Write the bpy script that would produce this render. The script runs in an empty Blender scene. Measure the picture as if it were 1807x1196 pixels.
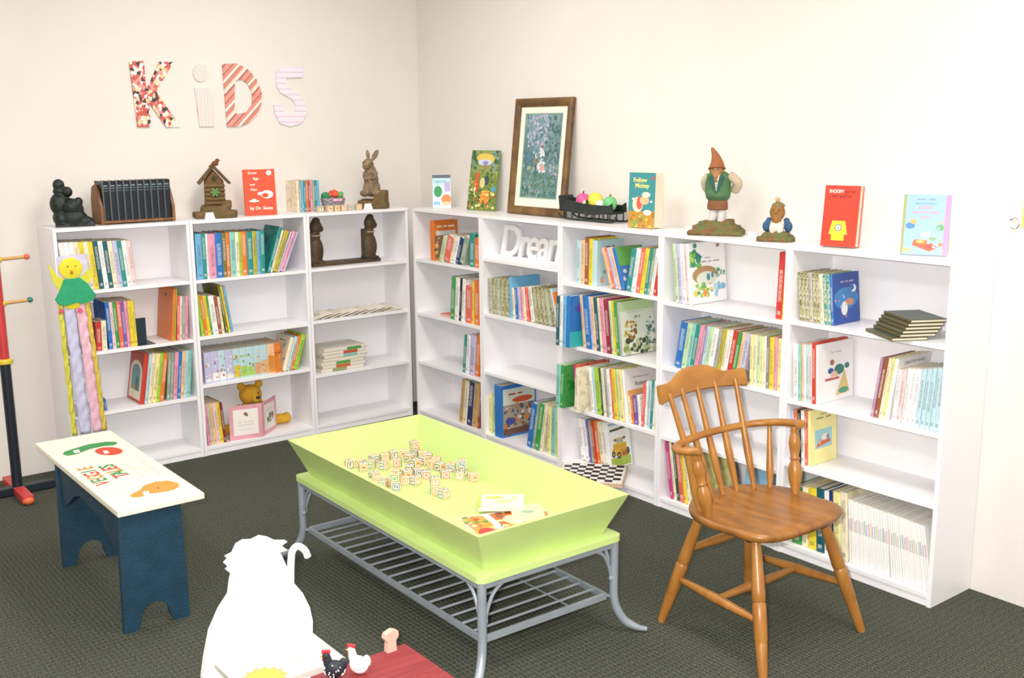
import bpy, bmesh, math, random
from mathutils import Vector, Matrix, Euler
from mathutils.geometry import tessellate_polygon

# ------------------------------------------------------------------ camera
W, HH, FPX = 1807, 1196, 1881.5
CAM = Vector((-3.549, -5.438, 1.665))
YAW, PITCH, ROLL = 0.662, -0.196, -0.008
sc = bpy.context.scene
COL = sc.collection


def cam_axes():
    cy, sy, cp, sp = math.cos(YAW), math.sin(YAW), math.cos(PITCH), math.sin(PITCH)
    fwd = Vector((sy * cp, cy * cp, sp))
    right = Vector((cy, -sy, 0))
    up = right.cross(fwd)
    c, s = math.cos(ROLL), math.sin(ROLL)
    return c * right + s * up, -s * right + c * up, fwd


RIGHT, UP, FWD = cam_axes()
cd = bpy.data.cameras.new('camera')
cd.sensor_width = 36
cd.lens = 36 * FPX / W
cd.clip_start = 0.05
cam = bpy.data.objects.new('camera', cd)
cam.matrix_world = Matrix((
    (RIGHT.x, UP.x, -FWD.x, CAM.x), (RIGHT.y, UP.y, -FWD.y, CAM.y),
    (RIGHT.z, UP.z, -FWD.z, CAM.z), (0, 0, 0, 1)))
COL.objects.link(cam)
sc.camera = cam

# ------------------------------------------------------------------ light
sc.view_settings.view_transform = 'Standard'
sc.view_settings.look = 'None'
sc.view_settings.gamma = 1
sc.view_settings.use_curve_mapping = False
sc.view_settings.exposure = 0.22
wd = bpy.data.worlds.new('world')
sc.world = wd
wd.use_nodes = True
wd.node_tree.nodes['Background'].inputs[0].default_value = (1, 0.97, 0.93, 1)
wd.node_tree.nodes['Background'].inputs[1].default_value = 0.3


def area(name, loc, size, size_y, power, color, rot=(0, 0, 0)):
    l = bpy.data.lights.new(name, 'AREA')
    l.shape = 'RECTANGLE'
    l.size, l.size_y, l.energy, l.color = size, size_y, power, color
    o = bpy.data.objects.new(name, l)
    o.location = loc
    o.rotation_euler = rot
    COL.objects.link(o)
    return o


CEIL = 2.75
# fluorescent ceiling fixtures of the room, in two rows
for lx in (-1.3, -3.7):
    for ly in (-1.5, -4.0, -6.5):
        area('ceiling_fixture_light', (lx, ly, CEIL - 0.03), 0.6, 1.2, 25, (1.0, 0.96, 0.925))
# the flash of the camera, beside the lens
fl = area('camera_flash', CAM - RIGHT * 0.07 + UP * 0.045 + FWD * 0.03, 0.06, 0.04, 105, (1.0, 0.985, 0.975))
fl.rotation_euler = cam.matrix_world.to_euler()

# ------------------------------------------------------------------ pixel helpers
D = 0.261          # bookcase depth
H = 1.22           # bookcase height


def ray(u, v):
    return RIGHT * ((u - W / 2) / FPX) - UP * ((v - HH / 2) / FPX) + FWD


def on_plane(u, v, ax, val):
    r = ray(u, v)
    return CAM + r * ((val - CAM[ax]) / r[ax])


def PF(u, v, z=0.0): return on_plane(u, v, 2, z)
def PY(u, v, y): return on_plane(u, v, 1, y)
def PX(u, v, x): return on_plane(u, v, 0, x)


# ------------------------------------------------------------------ colour
def lin(c):
    if isinstance(c, str):
        c = [int(c[i:i + 2], 16) / 255 for i in (0, 2, 4)]
    return tuple(x / 12.92 if x <= 0.04045 else ((x + 0.055) / 1.055) ** 2.4 for x in c[:3]) + (1.0,)


PAL = {  # key: (hex, word)
    'wh': ('f2f0ec', 'white'), 'cr': ('efe3c4', 'cream'), 'py': ('f0e59a', 'pale yellow'), 'ye': ('e8cf3a', 'yellow'),
    'oy': ('b9ad3c', 'olive yellow'), 'ol': ('77743f', 'olive'), 'go': ('837c50', 'gold speckled'), 'or': ('e07b32', 'orange'),
    'po': ('efc196', 'peach'), 'co': ('e2695c', 'coral'), 're': ('c93a2e', 'red'), 'br': ('9a5a3c', 'brown'),
    'ma': ('8c3040', 'maroon'), 'mg': ('c4407e', 'magenta'), 'pk': ('e79ab0', 'pink'), 'pp': ('f0cdcb', 'pale pink'),
    'mv': ('b18aa8', 'mauve'), 'pu': ('7a5ca8', 'purple'), 'lv': ('c3bfdc', 'lavender'), 'na': ('22386e', 'navy'),
    'bl': ('2f74bd', 'blue'), 'sb': ('6fb1d8', 'sky blue'), 'pb': ('b9d6dc', 'pale blue'), 'te': ('2f8f8a', 'teal'),
    'dt': ('1f5a66', 'dark teal'), 'lt': ('8cc9bd', 'light teal'), 'gr': ('3f9a4c', 'green'), 'dg': ('2f5a3a', 'dark green'),
    'li': ('a7cc3e', 'lime'), 'pg': ('c4dcae', 'pale green'), 'gy': ('a9a9a6', 'grey'), 'gg': ('8ea08c', 'grey green'),
    'bk': ('23252a', 'black'), 'tn': ('cda469', 'tan'), 'ta': ('8a8071', 'taupe'),
}


# ------------------------------------------------------------------ materials
MATS = {}


def nodes_of(m):
    m.use_nodes = True
    nt = m.node_tree
    return nt, nt.nodes['Principled BSDF']


def mat(name, color, rough=0.6, var=0.0, scale=8.0, bump=0.0, bscale=60.0, metal=0.0, spec=0.5, color2=None, stretch=None):
    if name in MATS:
        return MATS[name]
    m = bpy.data.materials.new(name)
    nt, b = nodes_of(m)
    c = lin(color)
    b.inputs['Roughness'].default_value = rough
    b.inputs['Metallic'].default_value = metal
    b.inputs['Specular IOR Level'].default_value = spec
    b.inputs['Base Color'].default_value = c
    tc = nt.nodes.new('ShaderNodeTexCoord')
    vec = tc.outputs['Object']
    if stretch:
        mp = nt.nodes.new('ShaderNodeMapping')
        mp.inputs['Scale'].default_value = stretch
        nt.links.new(vec, mp.inputs['Vector'])
        vec = mp.outputs['Vector']
    if var or color2:
        n = nt.nodes.new('ShaderNodeTexNoise')
        n.inputs['Scale'].default_value = scale
        n.inputs['Detail'].default_value = 4
        nt.links.new(vec, n.inputs['Vector'])
        r = nt.nodes.new('ShaderNodeValToRGB')
        r.color_ramp.elements[0].position = 0.35
        r.color_ramp.elements[1].position = 0.65
        c2 = lin(color2) if color2 else tuple(min(1, x * (1 + var)) for x in c[:3]) + (1,)
        c1 = c if color2 else tuple(x * (1 - var) for x in c[:3]) + (1,)
        r.color_ramp.elements[0].color = c1
        r.color_ramp.elements[1].color = c2
        nt.links.new(n.outputs['Fac'], r.inputs['Fac'])
        nt.links.new(r.outputs['Color'], b.inputs['Base Color'])
    if bump:
        n2 = nt.nodes.new('ShaderNodeTexNoise')
        n2.inputs['Scale'].default_value = bscale
        n2.inputs['Detail'].default_value = 3
        nt.links.new(vec, n2.inputs['Vector'])
        bp = nt.nodes.new('ShaderNodeBump')
        bp.inputs['Strength'].default_value = bump
        bp.inputs['Distance'].default_value = 0.01
        nt.links.new(n2.outputs['Fac'], bp.inputs['Height'])
        nt.links.new(bp.outputs['Normal'], b.inputs['Normal'])
    MATS[name] = m
    return m


def math_node(nt, op, a, b=None, clamp=False):
    n = nt.nodes.new('ShaderNodeMath')
    n.operation = op
    n.use_clamp = clamp
    for i, x in enumerate((a, b)):
        if x is None:
            continue
        if isinstance(x, (int, float)):
            n.inputs[i].default_value = x
        else:
            nt.links.new(x, n.inputs[i])
    return n.outputs[0]


def mix_col(nt, fac, a, b):
    n = nt.nodes.new('ShaderNodeMix')
    n.data_type = 'RGBA'
    for x, i in ((fac, 0), (a, 6), (b, 7)):
        if isinstance(x, (int, float)):
            n.inputs[i].default_value = x
        elif isinstance(x, tuple):
            n.inputs[i].default_value = x
        else:
            nt.links.new(x, n.inputs[i])
    return n.outputs[2]


def book_material(name, style):
    """Cover stock: the object colour, with printed title marks on the spine and blotches of colour on the boards."""
    m = bpy.data.materials.new(name)
    nt, b = nodes_of(m)
    b.inputs['Roughness'].default_value = 0.38
    oi = nt.nodes.new('ShaderNodeObjectInfo')
    tc = nt.nodes.new('ShaderNodeTexCoord')
    sep = nt.nodes.new('ShaderNodeSeparateXYZ')
    nt.links.new(tc.outputs['Generated'], sep.inputs[0])
    gx, gy, gz = sep.outputs
    rnd = oi.outputs['Random']
    base = oi.outputs['Color']
    seed = math_node(nt, 'MULTIPLY', rnd, 60.0)
    comb = nt.nodes.new('ShaderNodeCombineXYZ')
    nt.links.new(math_node(nt, 'MULTIPLY', gx, 2.0), comb.inputs[0])
    nt.links.new(math_node(nt, 'MULTIPLY', gy, 5.0), comb.inputs[1])
    nt.links.new(math_node(nt, 'ADD', math_node(nt, 'MULTIPLY', gz, 6.0), seed), comb.inputs[2])
    # title marks on the spine: bars of varying length in a middle band
    n = nt.nodes.new('ShaderNodeTexNoise')
    n.inputs['Scale'].default_value = 5.0 if style == 'print' else 9.0
    n.inputs['Detail'].default_value = 3
    nt.links.new(comb.outputs[0], n.inputs['Vector'])
    spine = math_node(nt, 'LESS_THAN', gy, 0.02)
    mid = math_node(nt, 'LESS_THAN', math_node(nt, 'ABSOLUTE', math_node(nt, 'SUBTRACT', gx, 0.5)), 0.26)
    zc = math_node(nt, 'ADD', math_node(nt, 'MULTIPLY', rnd, 0.25), 0.45)
    band = math_node(nt, 'LESS_THAN', math_node(nt, 'ABSOLUTE', math_node(nt, 'SUBTRACT', gz, zc)), 0.24)
    ink = math_node(nt, 'MULTIPLY', math_node(nt, 'MULTIPLY', spine, mid), math_node(nt, 'MULTIPLY', band, math_node(nt, 'GREATER_THAN', n.outputs['Fac'], 0.47)))
    # small publisher block near the foot
    foot = math_node(nt, 'LESS_THAN', math_node(nt, 'ABSOLUTE', math_node(nt, 'SUBTRACT', gz, 0.09)), 0.03)
    ink = math_node(nt, 'MAXIMUM', ink, math_node(nt, 'MULTIPLY', math_node(nt, 'MULTIPLY', spine, mid), foot))
    # dark ink on light stock, light ink on dark stock
    bw = nt.nodes.new('ShaderNodeRGBToBW')
    nt.links.new(base, bw.inputs[0])
    light = math_node(nt, 'GREATER_THAN', bw.outputs[0], 0.33)
    inkcol = mix_col(nt, light, (0.8, 0.78, 0.7, 1), (0.10, 0.09, 0.12, 1))
    # picture blotches
    v = nt.nodes.new('ShaderNodeTexNoise')
    v.inputs['Scale'].default_value = 1.1
    v.inputs['Detail'].default_value = 5
    nt.links.new(comb.outputs[0], v.inputs['Vector'])
    hs = nt.nodes.new('ShaderNodeHueSaturation')
    hs.inputs['Saturation'].default_value = 1.15
    nt.links.new(math_node(nt, 'ADD', 0.42, math_node(nt, 'MULTIPLY', rnd, 0.16)), hs.inputs['Hue'])
    hs.inputs['Value'].default_value = 0.62
    nt.links.new(base, hs.inputs['Color'])
    notspine = math_node(nt, 'SUBTRACT', 1.0, spine)
    pf = math_node(nt, 'MULTIPLY', math_node(nt, 'GREATER_THAN', v.outputs['Fac'], 0.54), math_node(nt, 'ADD', 0.25, math_node(nt, 'MULTIPLY', notspine, 0.4)))
    colr = mix_col(nt, pf, base, hs.outputs[0])
    if style == 'foil':
        w2 = nt.nodes.new('ShaderNodeTexVoronoi')
        w2.inputs['Scale'].default_value = 90
        nt.links.new(tc.outputs['Object'], w2.inputs['Vector'])
        f = math_node(nt, 'MULTIPLY', math_node(nt, 'GREATER_THAN', w2.outputs['Distance'], 0.42), 0.5)
        colr = mix_col(nt, f, colr, (0.62, 0.57, 0.36, 1))
        colr = mix_col(nt, math_node(nt, 'MULTIPLY', math_node(nt, 'LESS_THAN', w2.outputs['Distance'], 0.2), 0.6), colr, (0.06, 0.07, 0.03, 1))
    elif style == 'plain':
        pass
    if style != 'plain':
        colr = mix_col(nt, math_node(nt, 'MULTIPLY', ink, 0.45), colr, inkcol)
        nt.links.new(colr, b.inputs['Base Color'])
    else:
        nt.links.new(base, b.inputs['Base Color'])
    MATS[name] = m
    return m


COVER = {k: book_material('book_cover_' + k, k) for k in ('print', 'foil', 'plain')}


def ink_material():
    m = bpy.data.materials.new('printed_ink')
    nt, b = nodes_of(m)
    b.inputs['Roughness'].default_value = 0.45
    a = nt.nodes.new('ShaderNodeAttribute')
    a.attribute_name = 'ink'
    nt.links.new(a.outputs['Color'], b.inputs['Base Color'])
    return m


INK = ink_material()


def carpet_material():
    m = bpy.data.materials.new('carpet')
    nt, b = nodes_of(m)
    b.inputs['Roughness'].default_value = 0.95
    b.inputs['Specular IOR Level'].default_value = 0.1
    tc = nt.nodes.new('ShaderNodeTexCoord')
    v = tc.outputs['Object']
    # loop pile: ribs across and along, with flecks of green, brown and grey yarn
    w1 = nt.nodes.new('ShaderNodeTexWave'); w1.inputs['Scale'].default_value = 18; w1.inputs['Distortion'].default_value = 1.2
    w1.bands_direction = 'X'
    w2 = nt.nodes.new('ShaderNodeTexWave'); w2.inputs['Scale'].default_value = 12; w2.inputs['Distortion'].default_value = 1.6
    w2.bands_direction = 'Y'
    n = nt.nodes.new('ShaderNodeTexNoise'); n.inputs['Scale'].default_value = 190; n.inputs['Detail'].default_value = 2
    n3 = nt.nodes.new('ShaderNodeTexNoise'); n3.inputs['Scale'].default_value = 60; n3.inputs['Detail'].default_value = 3
    for x in (w1, w2, n, n3):
        nt.links.new(v, x.inputs['Vector'])
    r = nt.nodes.new('ShaderNodeValToRGB')
    e = r.color_ramp.elements
    e[0].position, e[0].color = 0.3, lin('2c312b')
    e[1].position, e[1].color = 0.72, lin('716c60')
    x = e.new(0.5); x.color = lin('4a4f45')
    nt.links.new(n.outputs['Fac'], r.inputs['Fac'])
    hgt = math_node(nt, 'ADD', math_node(nt, 'MULTIPLY', w1.outputs['Fac'], 0.5), math_node(nt, 'MULTIPLY', w2.outputs['Fac'], 0.5))
    dark = math_node(nt, 'MULTIPLY', math_node(nt, 'SUBTRACT', 0.62, hgt, True), 0.55, True)
    col = mix_col(nt, dark, r.outputs['Color'], lin('2b302d'))
    col = mix_col(nt, math_node(nt, 'MULTIPLY', math_node(nt, 'GREATER_THAN', n3.outputs['Fac'], 0.6), 0.25), col, lin('5a5238'))
    nt.links.new(col, b.inputs['Base Color'])
    bp = nt.nodes.new('ShaderNodeBump'); bp.inputs['Strength'].default_value = 0.7; bp.inputs['Distance'].default_value = 0.006
    nt.links.new(math_node(nt, 'ADD', hgt, math_node(nt, 'MULTIPLY', n.outputs['Fac'], 0.6)), bp.inputs['Height'])
    nt.links.new(bp.outputs['Normal'], b.inputs['Normal'])
    return m


M_WALL = mat('wall_paint', 'e0dad3', 0.85, 0.012, 3, 0.08, 160)
M_CEIL = mat('ceiling_paint', 'f2efe9', 0.9, 0.01, 3, 0.1, 90)
M_SHELF = mat('white_melamine', 'f1eff1', 0.35, 0.008, 5)
M_PAGES = mat('page_paper', 'e6dcc6', 0.8, 0.06, 30, 0.15, 400, stretch=(40, 1, 1))
M_BASE = mat('vinyl_base', 'd9d5cf', 0.5)

# ------------------------------------------------------------------ mesh helpers


def box(x0, y0, z0, x1, y1, z1):
    v = [(x0, y0, z0), (x1, y0, z0), (x1, y1, z0), (x0, y1, z0), (x0, y0, z1), (x1, y0, z1), (x1, y1, z1), (x0, y1, z1)]
    f = [(0, 3, 2, 1), (4, 5, 6, 7), (0, 1, 5, 4), (1, 2, 6, 5), (2, 3, 7, 6), (3, 0, 4, 7)]
    return v, f


def join(*gs):
    V, F = [], []
    for v, f in gs:
        k = len(V)
        V += list(v)
        F += [tuple(i + k for i in q) for q in f]
    return V, F


def xf(g, m):
    return [tuple(m @ Vector(p)) for p in g[0]], g[1]


def T(x, y, z): return Matrix.Translation((x, y, z))
def R(a, ax): return Matrix.Rotation(a, 4, ax)
def S(x, y, z): return Matrix.Diagonal((x, y, z, 1))


def prism(poly, d0, d1, holes=(), plane='XZ'):
    """Extrude a 2-D outline (with holes) between two depths. XZ: depth along y; XY: depth along z; YZ: depth along x."""
    loops = [list(poly)] + [list(h) for h in holes]
    flat = [p for l in loops for p in l]
    tri = tessellate_polygon([[Vector((p[0], p[1], 0)) for p in l] for l in loops])
    put = {'XZ': lambda p, d: (p[0], d, p[1]), 'XY': lambda p, d: (p[0], p[1], d), 'YZ': lambda p, d: (d, p[0], p[1])}[plane]
    n = len(flat)
    V = [put(p, d0) for p in flat] + [put(p, d1) for p in flat]
    F = [tuple(t) for t in tri] + [tuple(i + n for i in reversed(t)) for t in tri]
    k = 0
    for l in loops:
        m = len(l)
        for i in range(m):
            a, b = k + i, k + (i + 1) % m
            F.append((a, b, b + n, a + n))
        k += m
    return V, F


def ellipsoid(c, r, nu=16, nv=10):
    V, F = [], []
    for j in range(1, nv):
        t = math.pi * j / nv
        for i in range(nu):
            a = 2 * math.pi * i / nu
            V.append((c[0] + r[0] * math.sin(t) * math.cos(a), c[1] + r[1] * math.sin(t) * math.sin(a), c[2] + r[2] * math.cos(t)))
    V += [(c[0], c[1], c[2] + r[2]), (c[0], c[1], c[2] - r[2])]
    for j in range(nv - 2):
        for i in range(nu):
            a, b = j * nu + i, j * nu + (i + 1) % nu
            F.append((a, a + nu, b + nu, b))
    t0, t1 = len(V) - 2, len(V) - 1
    for i in range(nu):
        F.append((t0, i, (i + 1) % nu))
        k = (nv - 2) * nu
        F.append((t1, k + (i + 1) % nu, k + i))
    return V, F


def lathe(prof, n=16, cx=0, cy=0, sx=1, sy=1):
    """prof: (radius, z) from bottom to top."""
    V, F = [], []
    for r, z in prof:
        for i in range(n):
            a = 2 * math.pi * i / n
            V.append((cx + sx * r * math.cos(a), cy + sy * r * math.sin(a), z))
    for j in range(len(prof) - 1):
        for i in range(n):
            a, b = j * n + i, j * n + (i + 1) % n
            F.append((a, b, b + n, a + n))
    F.append(tuple(reversed(range(n))))
    F.append(tuple(range((len(prof) - 1) * n, len(prof) * n)))
    return V, F


def tube(path, radii, n=10, squash=None):
    """Tube along a polyline; radii a number or one per point; squash scales the vertical axis of the section."""
    P = [Vector(p) for p in path]
    if isinstance(radii, (int, float)):
        radii = [radii] * len(P)
    V, F = [], []
    up = None
    for i, p in enumerate(P):
        d = (P[min(i + 1, len(P) - 1)] - P[max(i - 1, 0)]).normalized()
        if up is None:
            up = Vector((0, 0, 1)) if abs(d.z) < 0.9 else Vector((0, 1, 0))
        s = d.cross(up)
        s = s.normalized() if s.length > 1e-6 else Vector((1, 0, 0))
        u = s.cross(d).normalized()
        up = u
        for k in range(n):
            a = 2 * math.pi * k / n
            V.append(tuple(p + s * radii[i] * math.cos(a) + u * radii[i] * math.sin(a) * (squash or 1)))
    for j in range(len(P) - 1):
        for i in range(n):
            a, b = j * n + i, j * n + (i + 1) % n
            F.append((a, b, b + n, a + n))
    F.append(tuple(reversed(range(n))))
    F.append(tuple(range((len(P) - 1) * n, len(P) * n)))
    return V, F


def curve(pts, n=8):
    """Catmull-Rom through the points."""
    P = [Vector(p) for p in pts]
    out = []
    for i in range(len(P) - 1):
        p0, p1, p2, p3 = P[max(i - 1, 0)], P[i], P[i + 1], P[min(i + 2, len(P) - 1)]
        for k in range(n):
            t = k / n
            out.append(0.5 * ((2 * p1) + (p2 - p0) * t + (2 * p0 - 5 * p1 + 4 * p2 - p3) * t * t + (3 * p1 - p0 - 3 * p2 + p3) * t ** 3))
    out.append(P[-1])
    return [tuple(p) for p in out]


def between(a, b, prof, n=12):
    """A turned part: profile (radius, fraction) laid along the line a-b."""
    a, b = Vector(a), Vector(b)
    return tube([a.lerp(b, t) for r, t in prof], [r for r, t in prof], n)


def to_mesh(name, g, bevel=0.0, smooth=False, fix=True):
    me = bpy.data.meshes.new(name)
    me.from_pydata([tuple(p) for p in g[0]], [], g[1])
    if bevel or fix:
        bm = bmesh.new()
        bm.from_mesh(me)
        if bevel:
            bmesh.ops.remove_doubles(bm, verts=bm.verts, dist=1e-7)
            bmesh.ops.recalc_face_normals(bm, faces=bm.faces)
            bmesh.ops.dissolve_limit(bm, angle_limit=.02, verts=bm.verts, edges=bm.edges)
            bmesh.ops.bevel(bm, geom=[e for e in bm.edges if len(e.link_faces) == 2 and e.calc_face_angle(0) > .35], offset=bevel, segments=2, affect='EDGES', profile=0.6, clamp_overlap=True)
        if fix:
            bmesh.ops.recalc_face_normals(bm, faces=bm.faces)
        bm.to_mesh(me)
        bm.free()
    if smooth:
        me.polygons.foreach_set('use_smooth', [True] * len(me.polygons))
    me.update()
    return me


def link(name, data, m=None, parent=None, loc=None, rot=None):
    o = bpy.data.objects.new(name, data)
    COL.objects.link(o)
    if m is not None and data is not None:
        if len(data.materials) == 0:
            data.materials.append(m)
    if parent:
        o.parent = parent
    if loc is not None:
        o.location = loc
    if rot is not None:
        o.rotation_euler = rot
    return o


def obj(name, g, m, parent=None, loc=None, rot=None, bevel=0.0, smooth=False, fix=True):
    o = link(name, to_mesh(name, g, bevel, smooth, fix), m, parent, loc, rot)
    if smooth:
        auto_smooth(o)
    return o


def auto_smooth(o, ang=0.7):
    me = o.data
    bm = bmesh.new(); bm.from_mesh(me)
    for e in bm.edges:
        if len(e.link_faces) == 2 and e.calc_face_angle(0) > ang:
            e.smooth = False
    bm.to_mesh(me); bm.free()


def fused(name, gs, m, parent=None, voxel=0.004, loc=None, rot=None, smooth=True):
    """Fuse overlapping lumps into one continuous skin."""
    me = to_mesh(name, join(*gs))
    t = bpy.data.objects.new('tmp', me)
    COL.objects.link(t)
    md = t.modifiers.new('r', 'REMESH'); md.mode = 'VOXEL'; md.voxel_size = voxel
    sm = t.modifiers.new('s', 'SMOOTH'); sm.iterations = 3; sm.factor = 0.5
    bpy.context.view_layer.update()
    nm = bpy.data.meshes.new_from_object(t.evaluated_get(bpy.context.evaluated_depsgraph_get()))
    bpy.data.objects.remove(t)
    nm.name = name
    if smooth:
        nm.polygons.foreach_set('use_smooth', [True] * len(nm.polygons))
    nm.materials.clear()
    return link(name, nm, m, parent, loc, rot)


def thing(name, label, cat, loc=(0, 0, 0), rot=(0, 0, 0), group=None):
    o = bpy.data.objects.new(name, None)
    o.empty_display_size = 0.05
    COL.objects.link(o)
    o.location = loc
    o.rotation_euler = rot
    return tag(o, label, cat, group)


def tag(o, label, cat, group=None):
    o['label'] = label
    o['category'] = cat
    if group:
        o['group'] = group
    return o


def struct(name, g, m, parent=None, **k):
    o = obj(name, g, m, parent, **k)
    if parent is None:
        o['kind'] = 'structure'
    return o


_text_cache = {}


def text_geo(s, size, bold=0.0):
    """Flat letter outlines as geometry in the XY plane, centred."""
    key = (s, size, bold)
    if key in _text_cache:
        return _text_cache[key]
    c = bpy.data.curves.new('t', 'FONT')
    c.body = s
    c.size = size
    c.align_x = 'CENTER'
    c.align_y = 'CENTER'
    c.offset = bold * size
    c.resolution_u = 3
    o = bpy.data.objects.new('t', c)
    COL.objects.link(o)
    bpy.context.view_layer.update()
    me = bpy.data.meshes.new_from_object(o.evaluated_get(bpy.context.evaluated_depsgraph_get()))
    g = ([tuple(v.co) for v in me.vertices], [tuple(p.vertices) for p in me.polygons])
    bpy.data.objects.remove(o)
    bpy.data.meshes.remove(me)
    _text_cache[key] = g
    return g


def inked(name, parts, parent, put):
    """Flat print: parts = [(2-D geometry, colour)], laid on a face by put(x, y, lift)."""
    V, F, C = [], [], []
    for i, (g, c) in enumerate(parts):
        k = len(V)
        V += [put(p[0], p[1], 0.0003 + min(0.00012, 0.0012 / len(parts)) * i) for p in g[0]]
        F += [tuple(j + k for j in q) for q in g[1]]
        C += [lin(c)] * len(g[1])
    me = bpy.data.meshes.new(name)
    me.from_pydata(V, [], F)
    at = me.color_attributes.new('ink', 'FLOAT_COLOR', 'CORNER')
    k = 0
    buf = []
    for p, c in zip(me.polygons, C):
        buf += list(c) * p.loop_total
    at.data.foreach_set('color', buf)
    me.update()
    return link(name, me, INK, parent)


def g_rect(x0, y0, x1, y1): return [(x0, y0, 0), (x1, y0, 0), (x1, y1, 0), (x0, y1, 0)], [(0, 1, 2, 3)]
def g_ell(cx, cy, rx, ry, n=18, rot=0.0):
    return [(cx + rx * math.cos(a) * math.cos(rot) - ry * math.sin(a) * math.sin(rot), cy + rx * math.cos(a) * math.sin(rot) + ry * math.sin(a) * math.cos(rot), 0) for a in [2 * math.pi * i / n for i in range(n)]], [tuple(range(n))]
def g_poly(pts): return [(p[0], p[1], 0) for p in pts], [tuple(t) for t in tessellate_polygon([[Vector((p[0], p[1], 0)) for p in pts]])]
def g_text(s, cx, cy, size, rot=0.0, bold=0.0, xs=1.0):
    return xf(text_geo(s, size, bold), T(cx, cy, 0) @ R(rot, 'Z') @ S(xs, 1, 1))


def art_parts(shapes, w, h):
    """Cover design in 0..1 units of a w x h face."""
    out = []
    for s in shapes:
        k = s[0]
        if k == 'r':
            out.append((g_rect(s[1] * w, s[2] * h, s[3] * w, s[4] * h), s[5]))
        elif k == 'e':
            out.append((g_ell(s[1] * w, s[2] * h, s[3] * w, s[4] * h), s[5]))
        elif k == 'p':
            out.append((g_poly([(x * w, y * h) for x, y in s[1]]), s[2]))
        elif k == 't':
            g = text_geo(s[4], s[3] * h, s[6] if len(s) > 6 else 0.0)
            xs = [p[0] for p in g[0]]
            wd_ = max(xs) - min(xs)
            lim = (s[7] if len(s) > 7 else 0.85) * w
            sx = min(1.0, lim / wd_)
            out.append((xf(g, T(s[1] * w, s[2] * h, 0) @ S(sx, 1, 1)), s[5]))
        elif k == 'blobs':    # scattered dabs of colour in a region
            rg = random.Random(s[6])
            x0, y0, x1, y1 = s[1:5]
            for i in range(s[7]):
                r = rg.uniform(0.4, 1.0) * s[8]
                out.append((g_ell((x0 + (x1 - x0) * rg.random()) * w, (y0 + (y1 - y0) * rg.random()) * h, r * w, r * w * rg.uniform(0.6, 1.3), 9), rg.choice(s[5])))
    e = .0006
    return [(([(min(max(p[0], e), w - e), min(max(p[1], e), h - e), 0) for p in g[0]], g[1]), c) for g, c in out]


# ------------------------------------------------------------------ room shell
XW, YW = -6.5, -8.5
struct('floor', box(XW, YW, -0.05, 0, 0, 0), carpet_material())
struct('wall_back', box(XW - 0.1, 0, -0.05, 0.1, 0.1, CEIL + 0.1), M_WALL)
struct('wall_right', box(0, YW - 0.1, -0.05, 0.1, 0, CEIL + 0.1), M_WALL)
struct('wall_left', box(XW - 0.1, YW, -0.05, XW, 0, CEIL + 0.1), M_WALL)
struct('wall_front', box(XW - 0.1, YW - 0.1, -0.05, 0, YW, CEIL + 0.1), M_WALL)
struct('ceiling', box(XW, YW, CEIL, 0, 0, CEIL + 0.1), M_CEIL)

# ------------------------------------------------------------------ bookcases
# frame of a bookcase run: s along the shelf (viewer's left to right), t into the wall, z up
def fr(side):
    if side == 'A':
        return lambda s, t, z: Vector((s, -D + t, z))
    return lambda s, t, z: Vector((-D + t, -s, z))


ROT = {'A': 0.0, 'B': -math.pi / 2}
CASES = {  # key: side, s0, s1, shelf tops, landmark on its top
    'A1': ('A', -2.193, -1.545, (0.92, 0.622, 0.322), 'black seated statue', 'white bookcase with a hanging yellow chick on its free end, below the black statue'),
    'A2': ('A', -1.543, -0.902, (0.919, 0.628, 0.376), 'birdhouse statue', 'white four-shelf bookcase with the golden plush bear on its lowest shelf'),
    'A3': ('A', -0.900, -0.261, (0.920, 0.634, 0.331), 'stone rabbit', 'sparsely filled white bookcase below the stone rabbit, beside the room corner'),
    'B1': ('B', 0.309, 0.957, (0.935, 0.625, 0.339), 'small upright video case', 'white bookcase beside the room corner, below the small upright video case'),
    'B2': ('B', 0.959, 1.594, (0.997, 0.704, 0.391), 'framed picture', 'white bookcase with white wooden script letters on its top shelf'),
    'B3': ('B', 1.596, 2.257, (0.940, 0.640, 0.335), 'toy sleigh', 'tightly filled white bookcase below the toy sleigh, checkerboard at its foot'),
    'B4': ('B', 2.259, 2.923, (0.928, 0.643, 0.330), 'garden gnome', 'white bookcase below the garden gnome, behind the wooden chair'),
    'B5': ('B', 2.925, 3.590, (0.936, 0.628, 0.375), 'red storybook', 'white bookcase at the free end of the row, packed with white magazines'),
}
FLOORZ = 0.046
CASE = {}
for key, (side, s0, s1, shelves, mark, label) in CASES.items():
    w = s1 - s0
    o = thing('bookcase', label, 'bookcase', fr(side)(s0, 0, 0), (0, 0, ROT[side]), 'white bookcases along the two walls')
    t = 0.016
    obj('side_panel', box(0, 0, 0, t, D - 0.002, H - t), M_SHELF, o, bevel=0.0008)
    obj('side_panel', box(w - t, 0, 0, w, D - 0.002, H - t), M_SHELF, o, bevel=0.0008)
    obj('top_board', box(0, -0.002, H - t, w, D - 0.002, H), M_SHELF, o, bevel=0.001)
    obj('bottom_board', box(t, 0.002, FLOORZ - t, w - t, D - 0.008, FLOORZ), M_SHELF, o, bevel=0.0008)
    obj('kick_plate', box(t, 0.006, 0, w - t, 0.02, FLOORZ - t), M_SHELF, o)
    for z in shelves:
        obj('shelf', box(t, 0.003, z - t, w - t, D - 0.008, z), M_SHELF, o, bevel=0.0008)
    obj('back_panel', box(t, D - 0.008, 0.01, w - t, D - 0.003, H - t), M_SHELF, o)
    CASE[key] = o

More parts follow.
